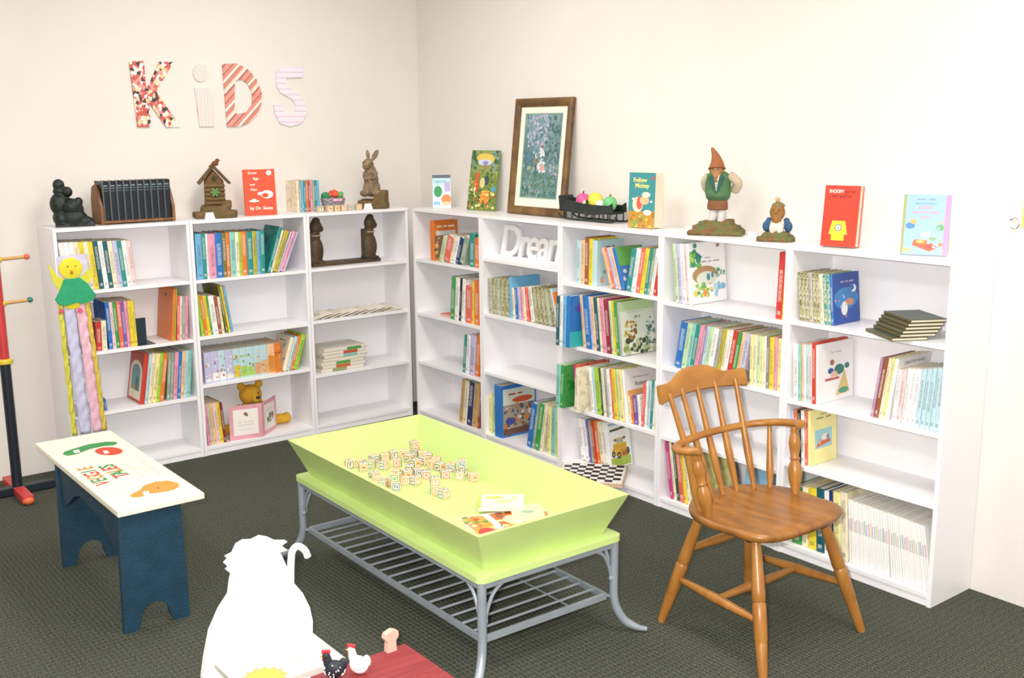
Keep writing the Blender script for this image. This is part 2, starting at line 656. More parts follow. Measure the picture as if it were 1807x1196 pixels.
# ------------------------------------------------------------------ books
ORD = ['first', 'second', 'third', 'fourth', 'fifth', 'sixth', 'seventh', 'eighth', 'ninth', 'tenth', 'eleventh', 'twelfth', 'thirteenth',
       'fourteenth', 'fifteenth', 'sixteenth', 'seventeenth', 'eighteenth', 'nineteenth', 'twentieth'] + ['twenty-' + x for x in
       ('first', 'second', 'third', 'fourth', 'fifth', 'sixth', 'seventh', 'eighth', 'ninth')] + ['thirtieth'] + ['thirty-' + x for x in ('first', 'second', 'third', 'fourth', 'fifth', 'sixth')]
ROWN = ['top', 'second', 'third', 'lowest']
RND = random.Random(7)
_bm_cache = {}


def book_meshes(th, dp, h, soft):
    """Cover (spine and two boards) and page block; x thickness, y depth from the spine, z height."""
    q = (round(th, 4), round(dp, 3), round(h, 3), soft)
    if q in _bm_cache:
        return _bm_cache[q]
    th, dp, h, _ = q
    c = 0.0008 if soft else min(0.0022, th * 0.22)
    e = 0.0 if soft else 0.0025
    sp = min(0.004, th * 0.3)
    # rounded spine: outline in plan, hollow for the pages
    outer = [(0, dp), (0, sp * 0.5), (th * 0.2, 0.0), (th * 0.8, 0.0), (th, sp * 0.5), (th, dp), (th - c, dp), (th - c, sp * 0.5 + c), (c, sp * 0.5 + c), (c, dp)]
    cover = to_mesh('book_cover', prism(outer, 0, h, plane='XY'))
    pages = to_mesh('page_block', box(c, sp * 0.5 + c, e, th - c, dp - (0.0004 if soft else 0.003), h - (e if not soft else 0.0006)), fix=True)
    _bm_cache[q] = (cover, pages)
    return cover, pages


def make_book(key, th, dp, h, label, group=None, soft=False, style='print', art=None, face='R', name='book', cat='book', spine=None):
    cover, pages = book_meshes(th, dp, h, soft)
    o = bpy.data.objects.new(name, cover)
    if not cover.materials:
        cover.materials.append(None)
    COL.objects.link(o)
    o.material_slots[0].link = 'OBJECT'
    o.material_slots[0].material = COVER[style]
    o.color = lin(PAL[key][0]) if key in PAL else lin(key)
    p = link('page_block', pages, M_PAGES, o)
    tag(o, label, cat, group)
    if spine:
        inked('spine_print', art_parts(spine, round(th, 4), round(h, 3)), o, lambda x, y, l: (x, -l, y))
    if art:
        w, hh = round(dp, 3), round(h, 3)
        tt = round(th, 4)
        parts = art_parts(art, w, hh)
        if face == 'R':
            inked('cover_print', parts, o, lambda x, y, l: (tt + l, x, y))
        else:
            inked('cover_print', parts, o, lambda x, y, l: (-l, w - x, y))
    return o


def s_at(side, u, t, z):
    """Position along the shelf whose point (s, t, z) is seen in column u."""
    f = fr(side)
    a, b = f(0, t, z) - CAM, f(1, t, z) - f(0, t, z)
    k = (u - W / 2)
    # k*(q.FWD) = FPX*(q.RIGHT)
    return (FPX * a.dot(RIGHT) - k * a.dot(FWD)) / (k * b.dot(FWD) - FPX * b.dot(RIGHT))


def st_top(side, u, v, t):
    if side == 'A':
        p = PY(u, v, -D + t)
        return p.x, p.z
    p = PX(u, v, -D + t)
    return -p.y, p.z


ROWS = {}
Z = {'Z1': (60, 260, 4.6), 'Z2': (60, 460, 4.6), 'Z3': (60, 580, 4.6), 'Z4': (320, 250, 3.857), 'Z5': (320, 480, 3.738), 'Z6': (700, 280, 3.9875),
     'Z7': (700, 560, 4.984), 'Z8': (960, 330, 4.43), 'Y1': (920, 500, 4.6), 'Y2': (920, 640, 4.6), 'Y4': (1150, 400, 3.737),
     'Y5': (1380, 300, 3.738), 'Y6': (1370, 560, 3.986), 'Y7': (1370, 780, 3.857), 'Y8': (1130, 700, 5.438)}


def shelf_z(case, row):
    zs = CASES[case][3]
    return zs[row] if row < 3 else FLOORZ


def run(case, row, zone, ub, ut, vt, items, setback=0.025, depth=0.19, soft=False, style='print', group=None, label=None, name='book', cat='book', jit=0.012):
    """A row of books. ub: columns of its two ends at the shelf; ut: columns of its two ends at the tops; vt: rows of its tops."""
    zx, zy, k = Z[zone]
    side = CASES[case][0]
    zs = shelf_z(case, row)
    top_lim = (H - 0.016 if row == 0 else CASES[case][3][row - 1] - 0.016) - 0.004
    sb = [s_at(side, zx + u / k, setback, zs) for u in ub]
    tp = [st_top(side, zx + ut[i] / k, zy + vt[i] / k, setback) for i in (0, 1)]
    lean = [math.atan2(tp[i][0] - sb[i], max(0.05, tp[i][1] - zs)) for i in (0, 1)]
    if lean[1] < lean[0] or min(lean) * max(lean) < 0:
        lean = [(lean[0] + lean[1]) / 2] * 2          # closed-up books stand parallel
    hgt = [min(tp[i][1], top_lim) - zs for i in (0, 1)]
    its = [(i, 1.0, {}) if isinstance(i, str) else (i + ({},) if len(i) == 2 else i) for i in items]
    tot = sum(i[1] for i in its)
    acc = 0.0
    for key, wt, op in its:
        f0, f1 = acc / tot, (acc + wt) / tot
        acc += wt
        fm = (f0 + f1) / 2
        a = lean[0] + (lean[1] - lean[0]) * fm
        c0, c1 = sb[0] + (sb[1] - sb[0]) * f0, sb[0] + (sb[1] - sb[0]) * f1
        th = max(0.003, (c1 - c0) * math.cos(a) - 0.0007)
        h = (hgt[0] + (hgt[1] - hgt[0]) * fm) * op.get('h', 1.0) / max(0.7, math.cos(a))
        if 'h' not in op:
            h *= 1 - jit * RND.random()
        h = min(h, (top_lim - zs - th * abs(math.sin(a))) / math.cos(a))
        dp = min(op.get('dp', depth) * (1 - 0.04 * RND.random()), D - setback - 0.014)
        ROWS.setdefault((case, row), []).append(dict(
            s=c0, s1=c1, th=th, h=h, dp=dp, a=a, key=key, op=op, soft=op.get('soft', soft), style=op.get('style', 'plain' if 'art' in op else style), t=setback + op.get('in', 0) + RND.random() * 0.004,
            group=group, label=label, name=name, cat=cat, z=zs))


def outline(b):
    ca, sa = math.cos(b['a']), math.sin(b['a'])
    if b['a'] >= 0:
        return [(b['s1'] + x * ca + z * sa, -x * sa + z * ca) for x, z in ((-b['th'], 0), (0, 0), (0, b['h']), (-b['th'], b['h']))]
    return [(b['s'] + x * ca + z * sa, -x * sa + z * ca) for x, z in ((0, 0), (b['th'], 0), (b['th'], b['h']), (0, b['h']))]


def clash(p, q, gap=0.0004):
    for poly in (p, q):
        for i in range(4):
            ex, ey = poly[(i + 1) % 4][0] - poly[i][0], poly[(i + 1) % 4][1] - poly[i][1]
            n = math.hypot(ex, ey) or 1
            ax = (ey / n, -ex / n)
            a = [v[0] * ax[0] + v[1] * ax[1] for v in p]
            c = [v[0] * ax[0] + v[1] * ax[1] for v in q]
            if max(a) + gap <= min(c) or max(c) + gap <= min(a):
                return False
    return True


def settle(case, lst):
    """Books stand beside each other and between the side panels."""
    lo, hi = CASES[case][1] + 0.0168, CASES[case][2] - 0.0168

    def move(b, d):
        b['s'] += d
        b['s1'] += d
    for i, b in enumerate(lst):
        d = lo - min(p[0] for p in outline(b))
        if d > 0:
            move(b, d)
        for c in lst[max(0, i - 9):i]:
            for k in range(60):
                if not clash(outline(c), outline(b)):
                    break
                if k % 4 == 3 and abs(b['a']) > abs(c['a']) and b['a'] * c['a'] >= 0 and k < 30:
                    b['a'] = b['a'] * 0.8 + c['a'] * 0.2
                move(b, 0.0012)
    for i in range(len(lst) - 1, -1, -1):
        b = lst[i]
        d = max(p[0] for p in outline(b)) - hi
        if d > 0:
            move(b, -d)
        nxt = lst[i + 1:i + 12]
        if nxt and b['s1'] > min(c['s1'] for c in nxt):
            move(b, min(c['s1'] for c in nxt) - b['s1'])
        for k in range(120):
            if not any(clash(outline(b), outline(c)) for c in nxt):
                break
            if k % 3 == 2:
                b['th'] = max(.004, b['th'] * 0.96)
            move(b, -0.0012)
    for b in lst:
        d = lo - min(p[0] for p in outline(b))
        if d > 0:
            move(b, d)
            b['th'] = max(.004, b['th'] - d)
    for i in range(1, len(lst)):
        b, c = lst[i - 1], lst[i]
        for k in range(40):
            if not clash(outline(b), outline(c)):
                break
            q = b['th'] * .06
            b['th'] -= q
            if b['a'] >= 0:
                b['s1'] -= q


def flush_rows():
    for (case, row), lst in ROWS.items():
        side = CASES[case][0]
        f = fr(side)
        lst.sort(key=lambda b: b['s'])
        settle(case, lst)
        order = lst if side == 'B' else lst[::-1]
        for i, b in enumerate(order):
            if b['op'].get('label'):
                lab = b['op']['label']
            elif b['label']:
                lab = b['label']
            else:
                size = 'slim ' if b['th'] < 0.0095 else 'thick ' if b['th'] > 0.024 else ''
                lab = f"{size}{PAL[b['key']][1]} book, {ORD[i]} from room corner, {ROWN[row]} shelf under the {CASES[case][4]}"
            o = make_book(b['key'], b['th'], b['dp'], b['h'], lab, b['group'], b['soft'], b['style'], b['op'].get('art'), 'L' if side == 'A' else 'R', b['name'], b['cat'], b['op'].get('spine'))
            a = b['a']
            # lean: turn about the lower corner that stays on the shelf
            if a >= 0:
                px = b['th']
                loc = Matrix.Translation(f(b['s1'], b['t'], b['z'] + 0.0006)) @ R(ROT[side], 'Z') @ R(a, 'Y') @ T(-px, 0, 0)
            else:
                loc = Matrix.Translation(f(b['s'], b['t'], b['z'] + 0.0006)) @ R(ROT[side], 'Z') @ R(a, 'Y')
            o.matrix_world = loc


def bars(cx, cy, w, h, n, col):
    """A line of small print too blurred to read."""
    ws = [1.0, .7, 1.3, .8, 1.1][:n]
    t, x, out = sum(ws) + .3 * (n - 1), cx - w / 2, []
    for q in ws:
        out.append(('r', x, cy - h / 2, x + w * q / t, cy + h / 2, col))
        x += w * (q + .3) / t
    return out


# --- cover designs (generic pictures; lettering as it reads in the room)
ART_ORANGE = [('e', .5, .85, .07, .03, '55604f'), ('e', .62, .12, .05, .03, '8f8f7a')]
ART_ARCH = [('r', 0, .62, 1, 1, 'b8472e'), ('e', .52, .60, .42, .22, 'efe3c4'), ('r', .1, .05, .94, .6, 'efe3c4'), ('e', .52, .58, .30, .16, '6f98a0'), ('r', .22, .22, .82, .58, '6f98a0'),
            ('e', .62, .40, .12, .10, '2f6f5a'), ('r', .55, .22, .75, .36, '2f6f5a'), ('e', .45, .28, .1, .05, 'c77a4a')]
ART_CITY = [('r', .04, .04, .96, .93, 'd8dccb'), ('r', .04, .04, .96, .62, 'a99a86'), ('blobs', .08, .06, .92, .6, ['8c5a3c', 'b98f6a', '5a5a58', 'e2d9c8', '47607a', 'c9743a'], 3, 46, .07),
            ('e', .25, .30, .14, .07, '41508f'), ('e', .72, .33, .09, .05, 'd98a3a'), *bars(0.4, 0.82, 0.4, 0.03, 2, 'b4452c'), ('e', .6, .70, .3, .06, 'cf5a34'), ('r', .04, .04, .96, .16, '6b4a38')]
ART_TREE = [('r', 0, .8, 1, 1, 'b9cf9b'), ('r', 0, 0, 1, .82, 'd6dccb'), ('blobs', .02, .02, .98, .30, ['5a6b3c', '8a9a58', '3c4a34', 'b5b890'], 5, 40, .08),
            ('blobs', .05, .28, .45, .62, ['b87a34', '6b6a34', '8a5a2a', 'c9b04a'], 6, 30, .05), ('blobs', .72, .1, .98, .7, ['6f8a80', '8faaa6', '4f6a5a'], 7, 24, .06),
            ('t', .5, .70, .075, 'Jerry', '3c4238', 0.01), ('r', .2, .79, .7, .795, '7a8070')]
ART_ROBERT = [('t', .5, .83, .055, 'The Adventures of', '3a3a3a'), ('t', .5, .70, .11, 'Robert', '2a2a2a', .01), ('r', .08, .50, .95, .60, 'e0aa60'), ('r', .08, .12, .95, .50, 'e9d2a6')]
ART_TRUCK = [('r', .05, .03, .95, .22, 'a8bf4a'), ('r', .2, .34, .8, .52, 'd9a52e'), ('r', .32, .5, .68, .64, 'e6bc4a'), ('r', .38, .53, .5, .61, '8fb0b8'), ('r', .53, .53, .64, .61, '8fb0b8'), ('r', .14, .26, .52, .42, 'dcae3a'), ('r', .5, .22, .86, .38, 'c9952e'), ('r', .58, .24, .76, .32, 'b5552e'),
             ('e', .18, .3, .08, .07, '4a4a44'), ('e', .42, .26, .09, .075, '3a3a38'), ('e', .84, .32, .08, .08, '5a5a54'), ('e', .18, .3, .035, .03, 'c9b04a'), ('e', .42, .26, .04, .033, 'c9b04a'), ('e', .3, .6, .07, .03, '8a7a4a'), ('e', .72, .62, .07, .03, '6a6a5a'), ('p', [(.1, .84), (.92, .88), (.92, .83), (.1, .79)], '55603a'), ('r', .05, .93, .5, .98, '9ab0d6')]
ART_BRIDGE = [('blobs', 0, .62, .3, .98, ['6fae4a', '3f8f6a', 'a9cc5a', '2f7f7a'], 11, 24, .08), ('e', .42, .46, .36, .15, 'b08a5a'), ('e', .45, .40, .28, .12, 'd7dccb'), ('e', .5, .42, .05, .06, '3f8a94'), ('e', .62, .45, .04, .05, '4f8aa0'),
              ('blobs', .12, .12, .55, .32, ['5aa05a', '8fbf5a', 'd9c85a', 'e08a4a'], 12, 26, .06), ('blobs', .5, .12, .92, .3, ['9ac6d6', 'b9d6dc', '7ab0cc'], 13, 16, .07), ('blobs', .7, .42, .95, .55, ['4f8f5a', '8fb89a'], 14, 12, .05),
              *bars(0.5, 0.74, 0.16, 0.015, 1, 'a5a5a5'), *bars(0.58, 0.68, 0.5, 0.018, 3, '9a9a9a'), ('e', .8, .93, .05, .03, 'a07a6a')]
ART_MOON = [('r', 0, 0, 1, 1, '2f4f9a'), ('e', .5, .5, .45, .22, '3f7fbd'), ('e', .78, .68, .11, .075, 'f2f0ec'), ('e', .72, .70, .09, .065, '3f6fb0'), *bars(0.55, 0.83, 0.5, 0.03, 3, 'b8a4c4'),
            ('e', .62, .42, .16, .07, 'c98a6a'), ('e', .42, .3, .12, .14, 'e2dcd8'), ('blobs', .1, .12, .5, .6, ['d98a6a', '8fb0dc', 'e2dcd8'], 15, 12, .04)]
ART_FIGURE = [('t', .5, .83, .06, 'Tom Thumb', '8c8c94'), ('e', .4, .66, .06, .05, 'b0704a'), ('e', .36, .52, .08, .05, '2f5f94'), ('e', .6, .52, .14, .09, '2f7a6a'), ('e', .82, .56, .07, .05, '2f7a6a'), ('r', .2, .36, .6, .40, 'c05a5a'),
              ('p', [(.5, .08), (.9, .1), (.75, .5)], 'dcc27a'), ('e', .72, .15, .14, .05, '4f9a7a'), ('e', .45, .45, .1, .06, 'e2c0a0')]
ART_BOAT = [('r', .18, .28, .82, .62, '9acbd0'), ('p', [(.22, .3), (.78, .36), (.74, .42), (.3, .4)], 'd06a4a'), ('e', .55, .47, .14, .06, 'e6e0d6'), ('e', .66, .46, .06, .04, '7a8aa0'), ('e', .35, .4, .05, .05, 'd9a88a'), *bars(0.5, 0.83, 0.55, 0.022, 2, '8a8a68'), *bars(0.5, 0.9, 0.25, 0.015, 1, '8a8a68')]
ART_APPLE = [('r', 0, .5, 1, 1, '8fb9d6'), ('r', 0, 0, 1, .5, 'd9b04a'), ('t', .5, .36, .15, 'APPLES', 'd0582a', .02), ('blobs', .05, .02, .95, .25, ['8fb84a', 'c9c85a', '5a9a4a', 'd9793a'], 17, 26, .06), ('e', .62, .78, .05, .07, 'c0404a'), ('e', .2, .8, .05, .04, '5a6a8a'), ('blobs', .05, .45, .5, .6, ['7fae5a', 'dcc05a'], 18, 10, .05)]
ART_CRAFT = [('r', .05, .86, .95, .97, 'f4f2ee'), ('t', .5, .91, .07, 'CREATIVE HANDS', '4a4a4a', .01)]
ART_BLUE = [('e', .35, .75, .2, .08, '5a4ab0'), ('e', .62, .62, .17, .07, 'cf3a2e'), ('e', .55, .48, .16, .08, 'cf3a2e'), ('e', .8, .42, .12, .07, 'efc79a'), ('r', 0, 0, 1, .3, '37b3b3'), ('e', .4, .56, .04, .02, 'f4f4f0')]
ART_OLDPIC = [('r', .05, .05, .95, .62, '8a6a5a'), ('blobs', .06, .06, .94, .6, ['2f6a4a', 'b87a6a', '5a4a48', 'd9a860', 'e2d6c4'], 21, 28, .09), *bars(0.5, 0.85, 0.7, 0.05, 3, 'f0e2c0'), ('r', .1, .63, .9, .74, 'd9dcd6')]
ART_PALE = [('blobs', .1, .1, .9, .8, ['9fc0c4', 'd9a08a', 'c4d8dc', '7fa0a8'], 22, 14, .08), *bars(0.5, 0.85, 0.35, 0.03, 2, '5f7a80')]
ART_GARD = [('r', 0, .55, 1, 1, '6faf5a'), ('r', 0, .1, 1, .55, '4f7fbf'), ('blobs', .05, .1, .95, .6, ['b0507a', '8fb0d6', '3f5a9a', 'e2dce0'], 23, 24, .08)]
ART_FOIL = [('r', .05, .05, .95, .9, 'd06a3a'), ('e', .6, .4, .3, .2, 'efe6d2')]

def mg(i):
    c = ['aab6d0', 'e6c8b0', 'b8c8b8', 'c9c9c6', 'a8b8a8', 'e2a8b0', 'b0bcd0', 'd9c8a8', 'c9ccd2'][(i * 5) % 9]
    return ('wh', 1, {'spine': [('r', .2, .52, .8, .70 + .02 * (i % 3), c)]})


# A1 - bookcase under the black statue
run('A1', 0, 'Z1', (262, 838), (205, 775), (775, 755), ['wh', 'wh', 'wh', 'cr', 'ye', 'cr', 'ye', 'dt', 'wh', 'dt', 'cr', 'lv', 'te', 'wh', 'pp'], depth=.17, soft=True)
run('A1', 1, 'Z2', (512, 600), (500, 585), (505, 480), [('re', 1.1, {'dp': .12}), ('cr', 1, {'dp': .12})])
run('A1', 1, 'Z2', (602, 836), (575, 785), (340, 325), [('bl', 1.2, {'h': 1.0}), 'pp', 'gr', ('co', 1.3), ('pu', 1), 'pk', 'ye', 'ye'], soft=True)
run('A1', 1, 'Z2', (1140, 1172), (1158, 1182), (222, 222), [('or', 2.2, {'art': ART_ORANGE, 'dp': .21}), 'li'], depth=.2)
run('A1', 1, 'Z2', (1176, 1280), (1186, 1278), (285, 285), ['co', 'pp', 'gg', 'pk'], soft=True)
run('A1', 2, 'Z3', (580, 602), (560, 580), (570, 570), ['bl'], depth=.12)
run('A1', 2, 'Z3', (872, 1080), (918, 1110), (205, 195), [('re', 1.1, {'art': ART_ARCH}), ('pb', .9), 'cr', ('py', 1.2), 'li', ('or', 1.3)], depth=.2)
run('A1', 2, 'Z3', (1080, 1300), (1112, 1300), (195, 170), ['gg', 'gg', ('pk', 1.2), ('bl', 1), 'po', ('pb', .8), ('lt', 1)], soft=True, depth=.18)
# A2 - under the birdhouse
run('A2', 0, 'Z4', (112, 575), (92, 566), (630, 604), [('sb', 1.6), 'te', ('wh', .6), ('pk', 1.8), ('bl', 1.8), 'ol', 'or', ('lt', 1.5), ('cr', 1), ('li', .6), ('or', 1.4), ('te', 1.6), ('oy', 1.2), ('sb', .8), ('te', 1.3)], depth=.17)
run('A2', 0, 'Z4', (585, 708), (660, 800), (600, 620), [('te', 1.1, {'h': 1.06}), ('cr', .8), ('oy', 1.8), ('lv', .7), ('pk', 1.3), ('lv', .7)], depth=.18)
run('A2', 1, 'Z5', (138, 290), (112, 238), (150, 165), ['li', 'or', 'ye', ('gr', .6), ('wh', 1.7), 'br', ('cr', .8)], soft=True, depth=.2)
run('A2', 1, 'Z5', (290, 334), (240, 262), (92, 95), ['ol', 'ye', 'sb'], depth=.22)
run('A2', 2, 'Z5', (162, 668), (142, 660), (536, 465), [(k, 1, {'h': 1, 'style': 'plain', 'spine': [('r', .06, .05, .94, y0, c1), ('blobs', .15, .08, .85, .85, cs, 80 + i, 9, .2)]}) for i, (k, y0, c1, cs) in enumerate(
    [('lv', .15, 'e6e4ea', ['c9a05a', 'e6e4ea', 'd9d0c8']), ('lv', .3, 'eeecec', ['e6e4ea', 'c06a5a', '6a6a70']), ('pb', .3, 'eeecec', ['e6e4ea', 'd0605a', '5a5a60']), ('lv', .2, 'e6e4e0', ['cfd6e2', 'e6e4ea']), ('pb', .45, 'd6c04a', ['e0b83a', '6f9a4a', 'd9822e', '8fae5a']), ('pb', .4, 'a8cc5a', ['8fc04a', '6f9a4a', 'd9c85a']), ('pb', .35, 'a8cc5a', ['9fcc5a', '5f8a4a', 'c9d6a0']),
     ('pb', .45, 'd9a06a', ['c98a5a', 'd9b48a', 'e0c8a8']), ('pb', .5, 'dcae7a', ['c9854a', 'd9a878', 'e6d0b0']), ('po', .6, 'd98a3a', ['d9822e', 'c9702e', 'e0a85a']), ('or', .6, 'd9822e', ['c9682a', 'e0984a', '9a5a2a'])])], depth=.2, jit=0)
run('A2', 2, 'Z5', (690, 806), (772, 836), (432, 408), [('cr', 1.2, {'art': ART_PALE}), 'pb', 'or', ('li', 1.2)], depth=.18)
run('A2', 3, 'Z5', (182, 302), (156, 258), (872, 862), ['pk', ('pg', .6), 'po', ('pp', 1), ('ye', 1), ('ma', .7)], depth=.2)
# B1 - under the video case
run('B1', 0, 'Z6', (236, 262), (232, 252), (436, 436), [('or', 1, {'art': ART_OLDPIC, 'dp': .17, 'style': 'plain'})], depth=.17)
run('B1', 0, 'Z6', (290, 470), (350, 480), (560, 560), [('pg', 1.2), ('co', 1.8), ('cr', .8), ('wh', 1), ('na', 1), ('gg', 1.5)], depth=.15, soft=True)
run('B1', 0, 'Z6', (478, 566), (482, 566), (515, 545), [('te', 1.1), ('or', 1.1, {'h': .9}), ('mv', .4)], depth=.18)
run('B1', 1, 'Z6', (372, 470), (398, 468), (830, 850), [('gr', 1.1), ('wh', 1), ('bk', .5), ('wh', .8)], depth=.2)
run('B1', 1, 'Z6', (470, 568), (472, 568), (880, 850), [('co', 1.6, {'h': .92}), ('ye', .6), ('or', 1.3)], depth=.17)
run('B1', 2, 'Z7', (570, 716), (606, 718), (165, 150), [('te', 1), ('wh', 1), ('lv', 1.6), ('or', 1.2)], depth=.18)
run('B1', 3, 'Z7', (540, 716), (598, 716), (560, 590), [('tn', 1), ('cr', 1), ('na', 1.2), ('tn', 1.3), ('br', .5)], depth=.17)
# B2 - under the framed picture
run('B2', 1, 'Z6', (618, 785), (612, 770), (838, 842), ['gy', 'go', 'gg', 'go', 'ol', ('sb', .7, {'style': 'plain', 'dp': .19, 'h': 1.04})], style='foil', depth=.16)
run('B2', 1, 'Z6', (792, 900), (775, 876), (905, 900), ['cr', 'bl', 'lv', 'pk', 'cr', 'co'], soft=True, depth=.15)
run('B2', 1, 'Z6', (908, 1055), (880, 962), (905, 925), ['wh', 'go', 'ol', 'go', 'gg'], style='foil', depth=.15)
run('B2', 1, 'Z6', (1058, 1118), (966, 1010), (940, 985), ['go', ('pb', .7, {'style': 'plain', 'h': 1.08}), ('or', 1, {'style': 'print', 'h': 1.05, 'art': ART_FOIL})], style='foil', depth=.15)
run('B2', 3, 'Z7', (770, 832), (770, 828), (660, 700), [('py', 1), ('pg', 1.5)], depth=.16)
run('B2', 3, 'Z7', (840, 905), (838, 892), (590, 600), [('bl', 1, {'art': ART_CITY, 'dp': .235, 'style': 'plain'})], depth=.23, setback=.01)
run('B2', 3, 'Z7', (1142, 1285), (1222, 1300), (770, 760), [('bl', 1.2), ('gg', .7), ('gr', 1.1), ('cr', .8)], depth=.18)
run('B2', 3, 'Z7', (1288, 1418), (1302, 1420), (780, 790), [('py', 1.2), ('lt', 1.3), ('pg', .6), ('ye', 1.3)], depth=.18)
# B3 - under the sleigh
run('B3', 0, 'Z8', (246, 405), (252, 412), (410, 420), [('pb', 1.2), ('po', 1.1), ('br', 1.1, {'h': 1.06}), ('ye', 1.1, {'h': 1.03}), ('pb', 1.2, {'art': ART_PALE})], depth=.17)
run('B3', 0, 'Z8', (512, 632), (442, 556), (480, 478), ['po', 'co', 'lv', ('po', .8), ('bl', 1.3, {'art': ART_GARD})], depth=.17)
run('B3', 0, 'Z8', (637, 872), (710, 897), (490, 480), [('te', 1.3), ('wh', 1.2), ('co', 1.2), ('ye', 1), ('te', .8), ('gg', .8), ('wh', .8), ('re', .8)], depth=.17)
run('B3', 1, 'Y1', (276, 385), (285, 392), (100, 105), [('dt', 1), ('wh', 1), ('sb', 1), ('bl', 1.1, {'art': ART_BLUE, 'style': 'plain', 'dp': .2})], setback=-.045, depth=.22)
run('B3', 1, 'Y1', (478, 800), (472, 738), (90, 148), [('po', 1), ('bl', 1.6), ('lv', .8), ('po', .8), ('dt', 1), ('cr', .8), ('pk', 1.3), ('ma', 1.3), ('pg', .8), ('ye', .8), ('gr', .9), ('gy', .8, {'art': ART_TREE, 'dp': .22})], depth=.21, setback=.01)
run('B3', 2, 'Y1', (284, 392), (302, 394), (665, 672), [('lt', 1.2), ('gr', .9), ('cr', 1.3)], setback=-.045, depth=.21)
run('B3', 2, 'Y1', (398, 790), (402, 715), (655, 680), [('mg', .5), ('co', 1.6), ('wh', 1.2), ('pb', .8), ('li', 1.5), ('dg', .6), ('cr', 1), ('gy', 1), ('wh', 1), ('co', .6), ('ye', 1.3), ('pg', .8), ('py', 1.2), ('wh', .7, {'art': ART_ROBERT, 'dp': .22})], depth=.2, setback=.012)
run('B3', 2, 'Y1', (800, 912), (780, 870), (900, 890), ['cr', 'or', ('pu', 1.6), 'wh'], depth=.15)
run('B3', 2, 'Y1', (935, 1082), (968, 1085), (800, 775), [('co', 1), ('wh', .8), ('pb', 1.1), ('te', .8), ('wh', .8), ('ye', 1)], depth=.17)
run('B3', 3, 'Y2', (300, 530), (280, 470), (400, 428), [('wh', 1), ('wh', 1), ('pu', .5), ('gg', .8), ('re', .6), ('or', 1), ('cr', 1), ('wh', .8), ('wh', .6, {'art': ART_TRUCK, 'dp': .15})], depth=.145, setback=.095)
# B4 - under the gnome
run('B4', 0, 'Y4', (155, 262), (142, 230), (112, 112), [('pg', 1), ('lv', 1.2), ('wh', 1.1), ('pp', .9), ('wh', .7, {'art': ART_BRIDGE, 'dp': .23})], depth=.22, setback=.01)
run('B4', 0, 'Y4', (812, 868), (855, 884), (170, 168), [('re', 1.7), ('ye', .6)], depth=.15)
run('B4', 1, 'Y4', (146, 600), (235, 612), (640, 700), [('bl', 1.8), ('pg', 1.2), ('lt', 1), ('te', 1.1), ('pk', 1), ('mv', .7), ('pb', .9), ('pg', 1), ('wh', 1.2), ('gy', .8), ('oy', 1), ('cr', .9), ('wh', .8), ('re', 1.2), ('gr', .9), ('po', .9), ('lv', 1.1)], depth=.19)
run('B4', 1, 'Y4', (604, 848), (616, 854), (705, 735), [('py', 1), ('cr', .9), ('pg', 1), ('py', .8), ('wh', .8), ('ta', 1), ('ye', 1.3), ('pk', .9), ('py', 1.2), ('or', 1)], depth=.19)
run('B4', 3, 'Y8', (225, 420), (200, 330), (418, 440), [('mg', 1), ('cr', .9), ('dg', .9), ('co', 1.5), ('ye', 1), ('cr', 1)], depth=.19)
run('B4', 3, 'Y8', (520, 660), (445, 585), (440, 400), [('ol', 1), ('li', 1), ('dg', 1), ('py', 1)], depth=.19)
# B5 - at the free end
run('B5', 0, 'Y5', (102, 332), (106, 300), (672, 690), ['ol', 'go', 'go', 'gy', 'go', 'go', ('cr', 1), ('te', 1), ('te', .9), ('bl', .7, {'style': 'print', 'art': ART_MOON, 'dp': .165})], style='foil', depth=.165)
run('B5', 1, 'Y6', (112, 288), (136, 262), (195, 190), [('wh', 1.6), ('lt', .8), ('po', .8), ('wh', .6), ('pb', .9), ('pp', .9), ('re', 1, {'h': 1.03}), ('wh', .6, {'art': ART_FIGURE, 'dp': .225})], depth=.21, setback=.012)
run('B5', 1, 'Y6', (664, 790), (748, 862), (292, 290), [('mv', 1), ('br', 1.4), ('cr', 1.3), ('py', 1.1), ('wh', 1.1, {'art': ART_CRAFT, 'dp': .22})], depth=.2)
run('B5', 1, 'Y6', (800, 1140), (880, 1165), (372, 350), ['wh', 'pp', 'wh', 'wh', 'wh', 'pb', 'pb', 'pb', 'pb', 'pb'], depth=.16, soft=True)
run('B5', 2, 'Y6', (92, 224), (104, 206), (650, 655), [('lv', .8), ('or', 1), ('bk', 1.1), ('wh', 1), ('co', .8), ('py', .8, {'art': ART_BOAT, 'dp': .17})], depth=.17)
run('B5', 3, 'Y7', (62, 318), (65, 320), (300, 318), [('wh', 1.2), ('gr', 2.4), ('cr', 1.4), ('ye', 2), ('dt', 1.8)], depth=.2)
run('B5', 3, 'Y7', (322, 490), (322, 480), (330, 345), [('wh', 1), ('na', .8), ('py', 1.6), ('cr', 1.6)], depth=.19)
run('B5', 3, 'Y7', (494, 770), (486, 745), (390, 480), [mg(i) for i in range(20)], depth=.2, soft=True, style='plain', group='white magazines on the lowest shelf',
    label='thin white magazine in the packed row on the lowest shelf at the free end', name='magazine', cat='magazine')
run('B5', 3, 'Y7', (772, 1030), (742, 958), (482, 560), [mg(i + 20) for i in range(18)], depth=.2, soft=True, style='plain', group='white magazines on the lowest shelf',
    label='thin white magazine in the packed row on the lowest shelf at the free end', name='magazine', cat='magazine')
flush_rows()


